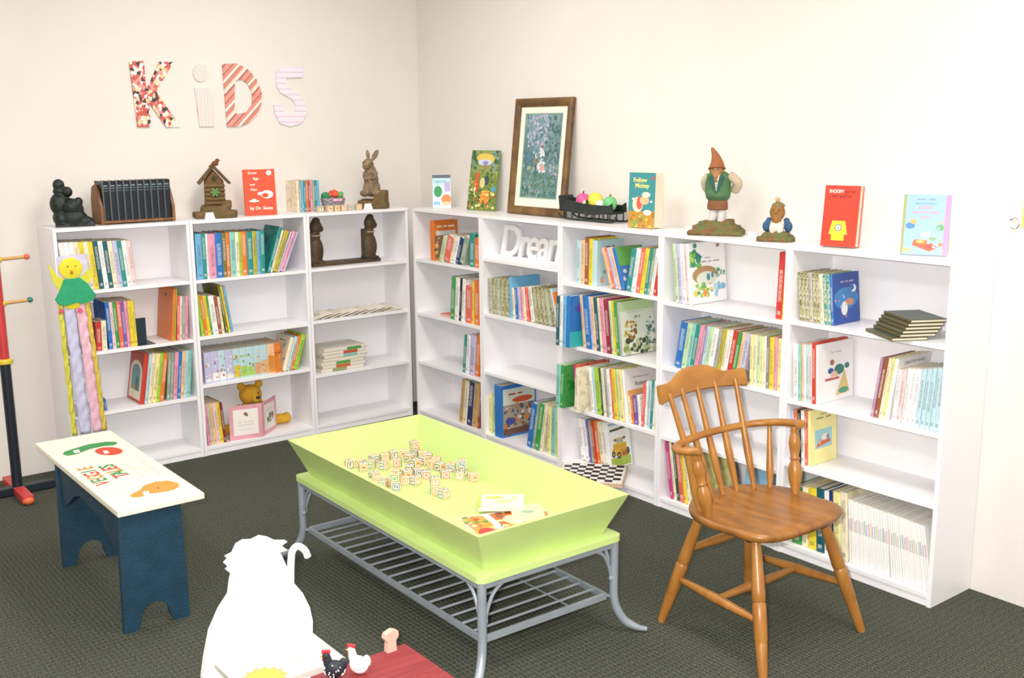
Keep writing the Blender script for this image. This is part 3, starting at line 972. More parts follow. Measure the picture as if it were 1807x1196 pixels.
# ------------------------------------------------------------------ face-out books and boards
def faceout(side, s, t, z, w, h, th, yaw, tilt, key, label, art, style='plain', name='picture_book', cat='book', soft=False, group=None):
    """A book with its front cover to the room: s, t = its lower spine corner at the back; tilt leans the top back."""
    o = make_book(key, th, w, h, label, group, soft, style, art, 'R', name, cat)
    o.matrix_world = Matrix.Translation(fr(side)(s, t, z + 0.0006)) @ R(ROT[side] + yaw, 'Z') @ R(-tilt, 'X') @ R(-math.pi / 2, 'Z')
    return o


def top_h(side, u, v, t): return st_top(side, u, v, t)[1] - H


RAD = math.radians
faceout('A', -1.196, .112, H, .165, top_h('A', 460, 299, .1), .014, RAD(-14), RAD(6), 'd9481f', 'orange-red picture book with white lettering standing face-out beside the birdhouse statue',
        [('t', .30, .925, .075, 'Green', 'f4efe6', .015), ('t', .40, .80, .075, 'Eggs', 'f4efe6', .015), ('t', .28, .67, .07, 'and', 'f4efe6', .015), ('t', .32, .56, .075, 'Ham', 'f4efe6', .015),
         ('e', .82, .92, .085, .055, 'f4efe6'), ('e', .72, .45, .2, .09, 'f4efe6'), ('e', .66, .43, .11, .05, 'd9481f'), ('e', .5, .47, .08, .035, 'f4efe6'), ('e', .30, .31, .16, .025, 'f4efe6'), ('e', .30, .335, .07, .025, 'f4efe6'),
         ('t', .52, .15, .10, 'by Dr. Seuss', 'f4efe6', .015)])
faceout('B', 1.975, .125, H, .142, top_h('B', 1130, 305, .08), .06, RAD(10), RAD(2), 'efe0b8', 'teal storybook with yellow title and golden meadow, thick pages, beside the toy sleigh',
        [('r', 0, 0, 1, 1, '3f8c92'), ('r', 0, 0, 1, .3, 'b98a3a'), ('blobs', 0, 0, 1, .28, ['c9952e', '8f9a4a', 'd9b85a', 'a5702e'], 31, 34, .09), ('e', .35, .42, .2, .14, 'e6d3b4'), ('e', .42, .45, .11, .12, 'cf5a4a'), ('e', .6, .5, .18, .08, 'e2b48a'),
         ('e', .66, .6, .16, .05, 'e6e0c4'), ('e', .72, .28, .15, .05, 'e9e4d2'), ('t', .42, .86, .11, 'Follow', 'e9e07a', .03), ('t', .5, .76, .11, 'Mickey', 'e9e07a', .03), ('e', .9, .9, .06, .03, 'c05a50'), ('e', .18, .52, .05, .02, 'dcecee'), ('e', .86, .48, .05, .02, 'dcecee')])
faceout('B', 3.013, .085, H, .135, top_h('B', 1470, 330, .03), .036, RAD(13), RAD(7), 'cf4330', 'thick red storybook with a yellow house on its cover, near the row\'s free end',
        [('t', .34, .90, .075, 'SNOOPY', 'f2ece2', .02, .42), ('t', .72, .90, .06, 'and the', '7a2018', .01, .4), ('t', .5, .82, .06, 'RED BARON', '7a2018', .01, .7),
         ('p', [(.22, .2), (.74, .2), (.66, .42), (.30, .42)], 'e8de3a'), ('r', .30, .10, .66, .2, 'e0d42e'), ('e', .48, .31, .1, .058, '6a6a70'), ('e', .48, .31, .075, .043, 'efe6ea'), ('e', .48, .31, .02, .012, '6a4a70')])
faceout('B', 3.352, .055, H, .152, top_h('B', 1620, 345, .03), .014, RAD(25), RAD(9), '8fb2d8', 'pale blue picture book with pink edge and toy fire engine on the cover',
        [('r', 0, 0, .06, 1, '9a9a5a'), ('r', .90, 0, 1, 1, 'e48ab4'), *bars(.48, .92, .4, .018, 2, '6f8fb8'), ('t', .48, .85, .05, "Richard Scarry's", '3f6fae'), ('t', .48, .78, .065, 'BUSIEST', 'd98a7a', .01), ('t', .48, .70, .065, 'FIRE FIGHTERS', 'd98a7a', .01, .8), ('t', .48, .62, .065, 'EVER!', 'd98a7a', .01),
         ('p', [(.25, .16), (.62, .06), (.82, .13), (.5, .26), (.28, .25)], 'd9572e'), ('e', .42, .22, .1, .03, 'e0a83a'), ('e', .60, .14, .08, .03, 'c43a3a'), ('e', .18, .48, .1, .05, '3f7fb8'), ('e', .24, .55, .07, .04, 'd9a05a'), ('e', .82, .46, .08, .05, '5aa05a'), ('e', .82, .54, .05, .03, 'e0a88a'),
         ('e', .52, .34, .1, .045, 'e2d2c0'), ('e', .68, .27, .08, .03, '8a9a6a'), ('e', .85, .18, .05, .035, 'd07a4a'), ('e', .15, .08, .09, .035, 'e0a86a'), ('blobs', .1, .1, .88, .45, ['e6eef6', '8fb0d0', 'a9c6e2'], 33, 16, .04)])
faceout('B', .386, .085, H, .104, top_h('B', 775, 308, .12), .028, RAD(62), 0, 'd8e4ec', 'small upright video case with green and orange cartoon vegetables by the room corner',
        [('r', 0, .9, 1, 1, '5a6468'), ('r', 0, .7, 1, .9, 'bcdfe8'), ('t', .42, .8, .09, 'VeggieTales', '4f9ab8', .01, .7), ('e', .3, .5, .22, .17, '2f9a5a'), ('e', .74, .27, .26, .14, 'e08a4a'), ('r', .05, .1, .4, .2, '8fc0dc'), ('r', .66, .5, .95, .78, 'b8b0d8'), ('e', .74, .14, .26, .06, 'f0c89a')],
        name='video_case', cat='video case')
# leaning print of a garden
gb = faceout('B', .618, .165, H, .212, .325, .008, RAD(9), RAD(9), '6a8a3a', 'colourful garden picture board leaning on the wall beside the framed picture',
             [('r', 0, .62, 1, 1, '8a9656'), ('r', 0, 0, 1, .62, '73863a'), ('blobs', 0, .02, 1, .98, ['5f7434', '8a9a48', '4f6636', 'a0a44e', '6f8040'], 40, 120, .05), ('e', .5, .86, .34, .09, 'dcc05a'), ('e', .5, .80, .26, .05, 'c9cde0'), ('e', .53, .79, .1, .035, '8a86c0'), ('r', .50, .66, .54, .76, 'b0582e'), ('blobs', 0, .68, .22, 1, ['2f5a3a', '4f7a4a', '6a8a6a'], 41, 22, .07), ('blobs', .82, .66, 1, 1, ['2f5a3a', '4f7a5a', '7a9ab0'], 42, 22, .06),
              ('e', .27, .40, .09, .14, 'd0552e'), ('e', .30, .58, .08, .05, 'c9572e'), ('e', .62, .50, .09, .08, '2f5058'), ('e', .48, .46, .09, .09, 'd3c88a'), ('e', .6, .22, .17, .12, 'd9892e'), ('r', .48, .24, .74, .28, 'e0a83a'), ('r', .48, .30, .74, .33, 'e6b44a'),
              ('blobs', 0, .02, 1, .36, ['4f6a2e', 'c98a3a', 'd9c05a', 'a5502e', '6f8a3a', 'efe2b0', '3a5a3a'], 43, 95, .045), ('blobs', .02, .25, .25, .5, ['e6e2b0', 'c9a05a', '7a8a3a'], 44, 24, .03), ('e', .9, .36, .08, .05, '5a9ab8')],
             name='picture_board', cat='picture')

# ------------------------------------------------------------------ framed picture
def framed_picture():
    w, h = .445, .59
    o = thing('framed_picture', 'tall picture in a dark gold wooden frame with cream mat, leaning on the wall', 'picture')
    o.matrix_world = Matrix.Translation(fr('B')(.972, .183, H + .001)) @ R(ROT['B'] + RAD(1.0), 'Z') @ R(RAD(-6.4), 'X')
    mf = mat('frame_wood', '553819', .45, 0, 14, .3, 120, color2='7a5a2c')
    b = .042
    prof = [(0, 0), (b, 0), (b, -.012), (b * .6, -.022), (b * .25, -.026), (0, -.018)]
    # four mitred rails, lying behind y = 0 towards the viewer
    def rail(p0, p1, inward):
        p0, p1, inward = Vector(p0), Vector(p1), Vector(inward)
        d = (p1 - p0).normalized()
        V = []
        for end, sg in ((p0, 1), (p1, -1)):
            for a, y in prof:
                q = end + inward * a + d * a * sg
                V.append((q.x, y, q.z))
        n = len(prof)
        F = [tuple(range(n)), tuple(range(2 * n - 1, n - 1, -1))] + [(i, (i + 1) % n, (i + 1) % n + n, i + n) for i in range(n)]
        return V, F
    for p0, p1, i in (((0, 0, 0), (w, 0, 0), (0, 0, 1)), ((w, 0, 0), (w, 0, h), (-1, 0, 0)), ((w, 0, h), (0, 0, h), (0, 0, -1)), ((0, 0, h), (0, 0, 0), (1, 0, 0))):
        obj('frame_rail', rail(p0, p1, i), mf, o)
    g = .048
    outer = [(b * .8, b * .8), (w - b * .8, b * .8), (w - b * .8, h - b * .8), (b * .8, h - b * .8)]
    hx, hz = .076, .084
    hole = [(hx, hz), (hx, h - hz + .01), (w - hx, h - hz + .01), (w - hx, hz)]
    obj('mat_board', prism(outer, -.006, -.004, [hole]), mat('mat_board', 'ece6d2', .8), o)
    hole2 = [(hx + .006, hz + .006), (hx + .006, h - hz + .004), (w - hx - .006, h - hz + .004), (w - hx - .006, hz + .006)]
    obj('inner_mat', prism(hole, -.0055, -.0035, [hole2]), mat('inner_mat', '8fa89c', .8), o)
    m = mat('painted_print', '3f6a6e', .6, 0, 9, 0, color2='7f9a98', stretch=(1.6, 1, .6))
    p = obj('print', box(hx, -.0034, hz, w - hx, -.002, h - hz + .01), m, o)
    W_, H_ = w - 2 * hx, h - 2 * hz + .01
    sh = [('blobs', .02, .02, .98, .98, ['5a8088', '6f8f98', '4f7478', '7f9aa0', '64868a'], 50, 170, .045), ('blobs', .1, .6, .62, .98, ['93a4c0', 'a8a8c4', '7f9ab0', 'b8aebc', '8aa4b0'], 51, 150, .035), ('blobs', .6, .4, .98, .98, ['466468', '56767a', '75889a', '3f5a60'], 52, 90, .035), ('blobs', .02, .02, .98, .3, ['4a7262', '3f665c', '5f8a74', '57806c'], 53, 150, .035),
          ('blobs', .16, .33, .46, .38, ['98a878', 'a8b088'], 56, 16, .03), ('blobs', .46, .42, .58, .6, ['dfe0e6', 'cfd4dc'], 57, 26, .028), ('blobs', .42, .31, .62, .42, ['d6d0d8', 'e0d8d8', 'c9b8b8'], 58, 34, .03), ('e', .54, .36, .05, .035, 'd0998a'), ('e', .52, .61, .035, .02, '746660'), ('blobs', .28, .48, .42, .54, ['c9ccd0', 'd6cccc'], 59, 12, .022), ('blobs', .3, .42, .42, .47, ['8f7c60', 'a08a70'], 60, 8, .022), ('blobs', .1, .42, .34, .54, ['5a8496', '4f7a8c'], 61, 30, .03),
          ('blobs', .75, .25, .95, .4, ['c4a8b4', 'd0c8cc', 'b8a8bc'], 54, 16, .02), ('blobs', .1, .08, .6, .28, ['b08a74', 'cfc8c0', '86a088'], 55, 22, .018)]
    inked('painting', art_parts(sh, W_, H_), p, lambda x, y, l: (hx + x, -.0034 - l, hz + y))


framed_picture()

# ------------------------------------------------------------------ statues along the tops
M_STONE = mat('brown_stone', '7a5a34', .8, 0, 30, .6, 90, color2='5c5230')
M_MOSS = mat('mossy_stone', '7c5030', .8, 0, 26, .7, 70, color2='5c6a3a')


def rocks(w, d, h, seed, n=9, steps=3):
    """Layered ledge of stones, wide at the foot."""
    rg = random.Random(seed)
    gs = []
    for k in range(steps):
        f = 1 - k / steps * .62
        z0, z1 = h * k / steps, h * (k + 1.25) / steps
        m = max(3, int(n * f))
        for i in range(m):
            x = (-w / 2 + w * (i + .5) / m) * f
            for row in (-1, 0, 1):
                hw = w * f / m * rg.uniform(.5, .62)
                y = row * d * f * .31
                zh = (z1 - z0) * rg.uniform(.7, 1.0)
                g = box(-hw, -d * f * .19, 0, hw, d * f * .19, zh)
                gs.append(xf(g, T(x + rg.uniform(-.006, .006), y + rg.uniform(-.006, .006), z0 if k else 0) @ R(rg.uniform(-.35, .35), 'Z')))
                if row < 1:
                    gs.append(ellipsoid((x + rg.uniform(-.01, .01), y - d * f * .1, z0 + zh * .5), (hw * rg.uniform(.8, 1.1), d * f * .14, zh * .5), 10, 6))
    return gs


def tent_card(side, s, t, near):
    o = obj('tent_card', prism([(-.025, 0), (.025, 0), (.02, .034), (-.02, .034)], -.0008, .0008), mat('card_white', 'f6f5f2', .7), None)
    o.matrix_world = Matrix.Translation(fr(side)(s, t, H + .0008)) @ R(ROT[side], 'Z') @ R(RAD(-18), 'X')
    me = o.data
    bm = bmesh.new(); bm.from_mesh(me)
    g = prism([(-.025, 0), (.025, 0), (.02, .034), (-.02, .034)], -.0008, .0008)
    vs = [bm.verts.new(Matrix.Translation((0, .0215, .0)) @ R(RAD(36), 'X') @ Vector(p)) for p in g[0]]
    for f in g[1]:
        bm.faces.new([vs[i] for i in f])
    bm.to_mesh(me); bm.free()
    tag(o, f'small folded white card standing at the foot of the {near}', 'card', 'folded cards by the statues')
    return o


def spot(side, u, v, z=H):
    p = PF(u, v, z)
    return (p.x, p.y + D) if side == 'A' else (-p.y, p.x + D)


def gnome():
    o = thing('gnome_statue', 'tall garden gnome statue with pointed orange-brown hat and green vest on a rocky base', 'statue', fr('B')(2.452, .128, H), (0, 0, ROT['B'] + .55), 'garden statues on the bookcases')
    k = .42e-3
    X = lambda x: (x - 925) * k
    Zz = lambda y: (940 - y) * k
    fused('rock_base', rocks(.215, .16, .058, 3), M_MOSS, o, .005)
    m_sock = mat('gnome_stocking', 'c9c4c0', .8, .06, 40)
    for sx in (-1, 1):
        leg = fused('leg', [ellipsoid((sx * .017, 0, .082), (.019, .022, .034)), ellipsoid((sx * .019, -.016, .058), (.017, .03, .012))], m_sock, o, .004)
    obj('tunic_skirt', lathe([(.038, .102), (.043, .106), (.042, .125), (.038, .15)], 20, sx=1, sy=.8), mat('gnome_brown', '7f5230', .8, .12, 40, .3, 90), o, smooth=True)
    fused('vest', [lathe([(.038, .14), (.046, .15), (.052, .175), (.05, .215), (.046, .245), (.03, .258), (.012, .262)], 20, sx=1.05, sy=.82), ellipsoid((.0, -.01, .165), (.05, .038, .024))], mat('gnome_green', '4a6e47', .8, .12, 40, .3, 90), o, .004)
    md = mat('gnome_dark_green', '24584e', .8, .1, 40)
    for sx in (-1, 1):
        obj('lapel', xf(prism([(0, .17), (sx * .012, .185), (sx * .034, .235), (sx * .02, .252), (sx * .008, .225)], -.004, .003), T(0, -.0435, 0) @ R(0, 'X')), md, o)
    sh = obj('shirt_front', prism([(-.011, .245), (.011, .245), (.004, .19), (0, .178), (-.004, .19)], -.0425, -.038), mat('gnome_cream', 'e2d8c6', .8), o)
    obj('button_row', join(*[ellipsoid((0, -.0435, .195 + i * .011), (.0022, .0015, .0022), 8, 6) for i in range(5)]), mat('gnome_button', '8a4a30', .6), sh)
    ms = mat('gnome_sleeve', 'bfae94', .8, .06, 30)
    fused('arm', [tube(curve([(-.04, 0, .243), (-.058, .012, .215), (-.05, .03, .18)]), [.017] * 17, 12)], ms, o, .004)
    fused('arm', [tube(curve([(.042, 0, .246), (.078, .008, .214), (.062, .03, .178)]), [.02] * 17, 12)], ms, o, .004)
    hd = fused('head', [ellipsoid((-.006, -.012, .262), (.026, .026, .026)), ellipsoid((-.004, -.028, .24), (.024, .017, .024)), ellipsoid((-.002, -.034, .222), (.015, .01, .014)), ellipsoid((-.007, -.039, .263), (.006, .006, .006)),
                        ellipsoid((-.032, -.006, .262), (.006, .007, .009)), ellipsoid((.02, -.006, .262), (.006, .007, .009))], mat('gnome_face', 'a1774a', .8, .1, 60, .4, 120), o, .003)
    me = mat('gnome_eye', '2f2a26', .4)
    for sx in (-1, 1):
        obj('eye', ellipsoid((-.007 + sx * .01, -.0365, .27), (.003, .002, .0025), 8, 6), me, hd)
    path = curve([(-.006, -.006, .27), (-.008, 0, .295), (-.016, .003, .325), (-.032, .005, .357)], 6)
    n = len(path)
    obj('hat', tube(path, [.034 * (1 - i / (n - 1)) ** .85 + .002 for i in range(n)], 20), mat('gnome_hat', '995c34', .75, .12, 30, .3, 80), o, smooth=True)
    return o


def small_gnome():
    o = thing('gnome_statue', 'small crouching gnome statue with brown beard and blue sleeves, beside the tall gnome', 'statue', fr('B')(2.782, .105, H), (0, 0, ROT['B'] + .5), 'garden statues on the bookcases')
    fused('rock_base', rocks(.125, .12, .034, 8, 6, 2), M_MOSS, o, .0045)
    fused('shirt', [ellipsoid((0, 0, .062), (.03, .03, .036)), ellipsoid((-.014, -.026, .05), (.014, .018, .024)), ellipsoid((.014, -.026, .05), (.014, .018, .024))], mat('gnome_cream', 'e2d8c6', .8), o, .0035)
    mb = mat('gnome_blue', '2f567a', .8, .1, 50)
    for sx in (-1, 1):
        fused('sleeve', [ellipsoid((sx * .042, -.004, .056), (.016, .018, .022)), ellipsoid((sx * .034, 0, .074), (.013, .014, .018))], mb, o, .003)
    hd = fused('head', [ellipsoid((-.002, -.006, .112), (.03, .028, .034)), ellipsoid((-.002, -.02, .092), (.022, .016, .028)), ellipsoid((-.002, -.036, .114), (.006, .005, .006))], mat('gnome_beard', '8f6434', .85, .15, 50, .5, 110), o, .0028)
    for sx in (-1, 1):
        obj('eye', ellipsoid((-.002 + sx * .011, -.0325, .122), (.003, .002, .0025), 8, 6), mat('gnome_eye', '2f2a26', .4), hd)
    obj('cap', lathe([(.026, .134), (.024, .142), (.014, .149), (.006, .152)], 16), mat('gnome_cap', '7f6c3c', .8), o, smooth=True)
    obj('cap_knob', ellipsoid((-.004, 0, .160), (.009, .009, .011), 12, 8), mat('gnome_tan', 'c0a070', .8), o, smooth=True)


def rabbit():
    o = thing('rabbit_statue', 'grey-brown stone rabbit statue sitting upright on a stepped rocky base', 'statue', fr('A')(-.42, .125, H), (0, 0, -.75), 'garden statues on the bookcases')
    g = rocks(.185, .15, .045, 11, 7, 2) + [box(.02, -.05, .03, .085, .06, .085), box(.04, -.03, .08, .088, .05, .1)]
    fused('rock_base', g, M_STONE, o, .005)
    m = mat('rabbit_fur', '9a8468', .85, 0, 40, .6, 110, color2='6f5c48')
    b = .085
    body = [ellipsoid((0, .005, b + .028), (.05, .05, .05)), ellipsoid((.0, -.002, b + .075), (.042, .036, .052)), ellipsoid((.0, -.01, b + .12), (.034, .03, .04)), ellipsoid((-.01, -.02, b + .162), (.032, .036, .032)),
            ellipsoid((-.018, -.046, b + .152), (.02, .022, .02)), ellipsoid((-.036, -.02, b), (.026, .04, .02)), ellipsoid((.036, -.02, b), (.026, .04, .02)),
            tube([(-.03, -.012, b + .115), (-.03, -.034, b + .09), (-.012, -.046, b + .078)], [.014, .011, .009], 10), tube([(.03, -.012, b + .115), (.03, -.034, b + .09), (.012, -.046, b + .078)], [.014, .011, .009], 10),
            ellipsoid((.0, .05, b + .01), (.016, .016, .016))]
    body.append(xf(ellipsoid((0, 0, 0), (.011, .008, .032), 12, 8), T(-.012, -.01, b + .212) @ R(-.12, 'Y')))
    body.append(xf(ellipsoid((0, 0, 0), (.015, .008, .036), 12, 8), T(.028, -.006, b + .212) @ R(.55, 'Y')))
    r = fused('rabbit_body', body, m, o, .0032)
    for sx in (-1, 1):
        obj('eye', ellipsoid((-.012 + sx * .023, -.043, b + .170), (.0035, .0035, .0035), 8, 6), mat('gnome_eye', '2f2a26', .4), r)
    obj('nose', ellipsoid((-.018, -.067, b + .155), (.005, .003, .0035), 8, 6), mat('rabbit_nose', '6a4a40', .5), r)


def birdhouse():
    o = thing('birdhouse_statue', 'brown stone birdhouse statue with a small bird on its gabled roof', 'statue', fr('A')(-1.352, .125, H), (0, 0, -.32), 'garden statues on the bookcases')
    fused('rock_base', rocks(.2, .15, .06, 21, 7, 2) + [box(.03, -.04, .05, .08, .04, .085)], M_STONE, o, .005)
    hs = obj('house_body', prism([(-.05, .055), (.05, .055), (.046, .19), (0, .245), (-.046, .19)], -.036, .036), mat('birdhouse_wood', '6e4f2c', .8, 0, 20, .6, 60, color2='584224', stretch=(1, 1, .3)), o, bevel=.003)
    mr = mat('birdhouse_roof', '5f4a2a', .85, .2, 40, .6, 70)
    ang = math.atan2(.085, .075)
    for sx in (-1, 1):
        rf = obj('roof_slope', xf(box(0, -.05, -.006, .118, .05, .006), T(0, 0, .262) @ R((ang if sx > 0 else math.pi - ang), 'Y')), mr, o, bevel=.002)
    for i in range(5):
        obj('log_band', xf(lathe([(.0075, -.05), (.0085, 0), (.0075, .05)], 10), T(0, -.036, .075 + i * .022) @ R(math.pi / 2, 'Y')), M_STONE, hs, smooth=True)
    obj('entrance_hole', lathe([(.013, 0), (.013, .003)], 16), mat('hole_dark', '3a3a20', .9), hs, loc=(0, -.0375, .2), rot=(math.pi / 2, 0, 0))
    obj('leaf_spray', join(*[xf(ellipsoid((0, 0, 0), (.013, .004, .006), 8, 6), T(0, -.047, .13) @ R(i * 1.05, 'Y') @ T(.013, 0, 0)) for i in range(6)]), mat('leaf_green', '5f8a4a', .7, .15, 40), hs, smooth=True)
    fused('bird', [ellipsoid((.012, 0, .275), (.018, .012, .014)), ellipsoid((.024, 0, .291), (.010, .009, .010)), tube([(0, 0, .27), (-.022, 0, .258)], [.008, .003], 8), tube([(.032, 0, .291), (.042, 0, .289)], [.004, .001], 8)], mat('bird_brown', '7a4a2a', .8, .15, 40), o, .0028)


def black_statue():
    o = thing('seated_statue', 'black-green seated figure statue holding a child, at the bookcase end', 'statue', fr('A')(-2.068, .12, H), (0, 0, -.25), 'garden statues on the bookcases')
    k = .58e-3
    P = lambda x, y: ((x - 325) * k, (640 - y) * k)
    def e(x, y, rx, rz, d, yo=0.0):
        a, b = P(x, y)
        return ellipsoid((a, yo, b), (rx * k, d, rz * k))
    gs = [e(245, 305, 46, 50, .025), e(255, 355, 60, 34, .024), e(305, 360, 42, 44, .022, -.012), e(240, 460, 76, 95, .045), e(330, 480, 80, 70, .045, -.02), e(385, 440, 32, 38, .018, -.03), e(375, 500, 45, 50, .022, -.03), e(250, 570, 72, 72, .05),
          e(340, 570, 105, 70, .05, -.015), e(420, 600, 70, 42, .035, -.02), e(460, 615, 42, 26, .02, -.03), e(345, 615, 150, 26, .055)]
    a, b = P(205, 640)
    fused('figure', gs + [box(-.075, -.05, 0, .1, .05, .012)], mat('black_bronze', '0a1411', .5, 0, 30, .4, 80, color2='101e19'), o, .0035)
    return o


gnome(); small_gnome(); rabbit(); birdhouse(); black_statue()
tent_card('B', 2.385, .03, 'tall gnome statue')
tent_card('B', 2.715, .03, 'small crouching gnome')
tent_card('A', -.497, .03, 'stone rabbit')
tent_card('A', -1.42, .03, 'birdhouse statue')

# ------------------------------------------------------------------ encyclopedia trough
def book_trough():
    s0, s1, t0 = -1.950, -1.588, .052
    o = thing('book_trough', 'wooden desktop book trough with rounded brown ends on the bookcase top', 'book rack', fr('A')(s0, t0, H + .0005))
    m = mat('trough_wood', '6e4524', .5, 0, 16, .2, 60, color2='8a5c32', stretch=(4, 1, .6))
    L = s1 - s0
    end = [(.008, 0), (.15, 0), (.15, .12), (.13, .175), (.09, .19), (.05, .16), (.008, .08)]
    for x in (0, L - .014):
        obj('end_panel', prism(end, x, x + .014, plane='YZ'), m, o, bevel=.002)
    obj('base_board', box(.014, .012, .006, L - .014, .145, .018), m, o)
    n = 10
    w = (L - .028 - .004) / n
    for i in range(n):
        b = make_book('0f1a26' if i % 2 else '0c1620', w - .0012, .115, .188, f'dark navy encyclopedia volume in the wooden trough, {ORD[i]} from the black statue', 'navy encyclopedia volumes in the trough', False, 'plain')
        b.location = fr('A')(s0 + .0165 + i * w, t0 + .013, H + .0195)
        ww = round(w - .0012, 4)
        parts = [(g_rect(ww * .12, .152, ww * .88, .155), '6f8484'), (g_rect(ww * .2, .162, ww * .8, .169), '6f8484'), (g_rect(ww * .12, .140, ww * .88, .143), '5a7070')]
        inked('spine_band', parts, b, lambda x, y, l: (x, -l, y))


book_trough()

# thin storybooks on the rabbit's bookcase
for i, c in enumerate(['cr', 'gg', 'sb', 'te', 'co', 'br', 'pk', 'gg', 'te', 'sb']):
    b = make_book(c, .0125, .13, .168, f'thin {PAL[c][1]} storybook, {ORD[9 - i]} from the flower basket in the upright set', 'thin storybooks beside the basket', True)
    b.matrix_world = Matrix.Translation(fr('A')(-.885 + i * .0134, .125, H + .0005)) @ R(RAD(-1), 'Z')


# ------------------------------------------------------------------ basket, sleigh and toy fruit
def basket():
    c = fr('A')(-.655, .15, H)
    o = thing('flower_basket', 'small grey-pink woven basket with a pink bow on the bookcase top', 'basket', c)
    mw = mat('basket_weave', 'a59aa0', .7, .15, 60, .4, 150)
    for i in range(7):
        r = .052 + .0022 * i
        ring = [(math.cos(a) * (r + .0025 * math.sin(8 * a + i * math.pi)), math.sin(a) * (r * .8 + .0025 * math.sin(8 * a + i * math.pi)), .006 + i * .0095) for a in [2 * math.pi * k / 48 for k in range(49)]]
        obj('woven_strand', tube(ring, .0052, 6), mw, o, smooth=True)
    obj('basket_bottom', lathe([(.05, 0), (.05, .004)], 24, sy=.8), mw, o)
    mb = mat('bow_pink', 'e6a8c4', .6)
    fused('bow', [ellipsoid((-.016, -.056, .056), (.015, .006, .009)), ellipsoid((.016, -.056, .056), (.015, .006, .009)), ellipsoid((0, -.058, .056), (.006, .006, .006))], mb, o, .0025)
    rg = random.Random(5)
    def bunch(name, cx, cy, cz, r, m, label, n=22):
        gs = []
        for i in range(n):
            v = Vector((rg.uniform(-1, 1), rg.uniform(-1, 1), rg.uniform(-.6, 1))).normalized()
            gs.append(xf(ellipsoid((0, 0, 0), (r * .42, r * .16, r * .3), 8, 6), T(cx + v.x * r * .75, cy + v.y * r * .6, cz + v.z * r * .6) @ Euler((rg.uniform(0, 3), rg.uniform(0, 3), rg.uniform(0, 3))).to_matrix().to_4x4()))
        p = fused(name, gs + [ellipsoid((cx, cy, cz), (r * .75, r * .6, r * .6))], m, None, .003, loc=c)
        return tag(p, label, 'flower')
    bunch('leaf_bunch', -.04, 0, .078, .03, mat('silk_leaf_dark', '2f8a58', .7, .15, 50), 'dark green silk leaf bunch in the basket beside the thin storybooks')
    bunch('leaf_bunch', .042, 0, .078, .03, mat('silk_leaf', '5fae62', .7, .15, 50), 'bright green silk leaf bunch in the basket, towards the stone rabbit')
    bunch('silk_flower', 0, -.01, .088, .03, mat('silk_red', 'e0583a', .7, .12, 50), 'red-orange silk flower between green leaves in the basket')


basket()


def sleigh():
    c = fr('B')(1.445, .175, H)
    o = thing('toy_sleigh', 'black metal toy sleigh with curled runners on the bookcase top', 'sleigh', c, (0, 0, ROT['B'] + .02))
    m = mat('sleigh_black', '1e2624', .5, .2, 40, .3, 80)
    for y, nm in ((-.045, 0), (.045, 1)):
        obj('side_panel', prism([(-.005, .105), (.03, .10), (.13, .088), (.22, .082), (.34, .082), (.36, .095), (.365, .05), (.24, .035), (.1, .037), (.01, .05)], y - .004, y + .004), m, o, bevel=.0015)
        path = curve([(-.012, y, .03), (.015, y, .012), (.08, y, .006), (.2, y, .006), (.34, y, .006), (.375, y, .012), (.385, y, .034)], 6)
        obj('runner', tube(path, .0042, 8), m, o, smooth=True)
        for x in (.04, .085, .13, .18, .24, .3, .345):
            obj('runner_post', tube([(x, y, .007), (x, y, .048)], .003, 6), m, o)
        obj('corner_post', tube([(.19, y, .03), (.19, y, .102)], [.007, .006], 8), m, o)
    obj('floor_board', box(.01, -.042, .042, .352, .042, .05), m, o)
    obj('dash_board', xf(box(-.004, -.045, 0, .004, .045, .075), T(0, 0, .042) @ R(-.15, 'Y')), m, o)

    def fruit(name, x, y, z, r, col, label, stem=None, cat='fruit'):
        p = R(o.rotation_euler.z, 'Z') @ Vector((x, y, z))
        ob = obj(name, lathe([(r[0] * f, r[2] * q) for f, q in ((.12, -.93), (.5, -.86), (.85, -.5), (1, 0), (.88, .5), (.55, .84), (.22, .92), (.05, .86))], 20), mat('fruit_' + col, col, .4, .12, 14), None, loc=c + p, smooth=True)
        tag(ob, label, cat, 'toy fruit in the sleigh')
        if stem:
            obj('stem', tube([(0, 0, r[2] * .85), (.003, 0, r[2] * 1.2)], [.004, .003], 8), mat('stem_brown', '6a4028', .7), ob)
        return ob
    fruit('toy_apple', .115, .0, .0905, (.037, .037, .042), 'd2588e', 'pink toy apple with a brown stem in the sleigh', True)
    fruit('toy_lemon', .2, .0, .0945, (.038, .038, .046), 'd8d648', 'yellow toy lemon heaped in the middle of the sleigh')
    fruit('toy_onion', .165, -.026, .076, (.022, .022, .025), 'e2d6b8', 'small cream toy onion beside the yellow lemon in the sleigh')
    fruit('toy_onion', .247, -.014, .0785, (.022, .022, .026), 'efe6da', 'larger white toy onion near the sleigh\'s far end')
    fruit('toy_pear', .3, .0, .087, (.034, .03, .038), '6fbf7a', 'green toy pear at the curled end of the sleigh', True)
    fruit('toy_peach', .07, -.02, .07, (.019, .019, .019), 'd98a6a', 'tiny peach-coloured toy fruit beside the pink apple in the sleigh')
    fruit('toy_grape', .035, .0, .066, (.016, .016, .016), '4f9a5a', 'tiny green toy grape at the high end of the sleigh')


sleigh()

# ------------------------------------------------------------------ alphabet blocks
BL = .032
M_BLOCK = mat('block_wood', 'ece0c0', .6, .08, 40)


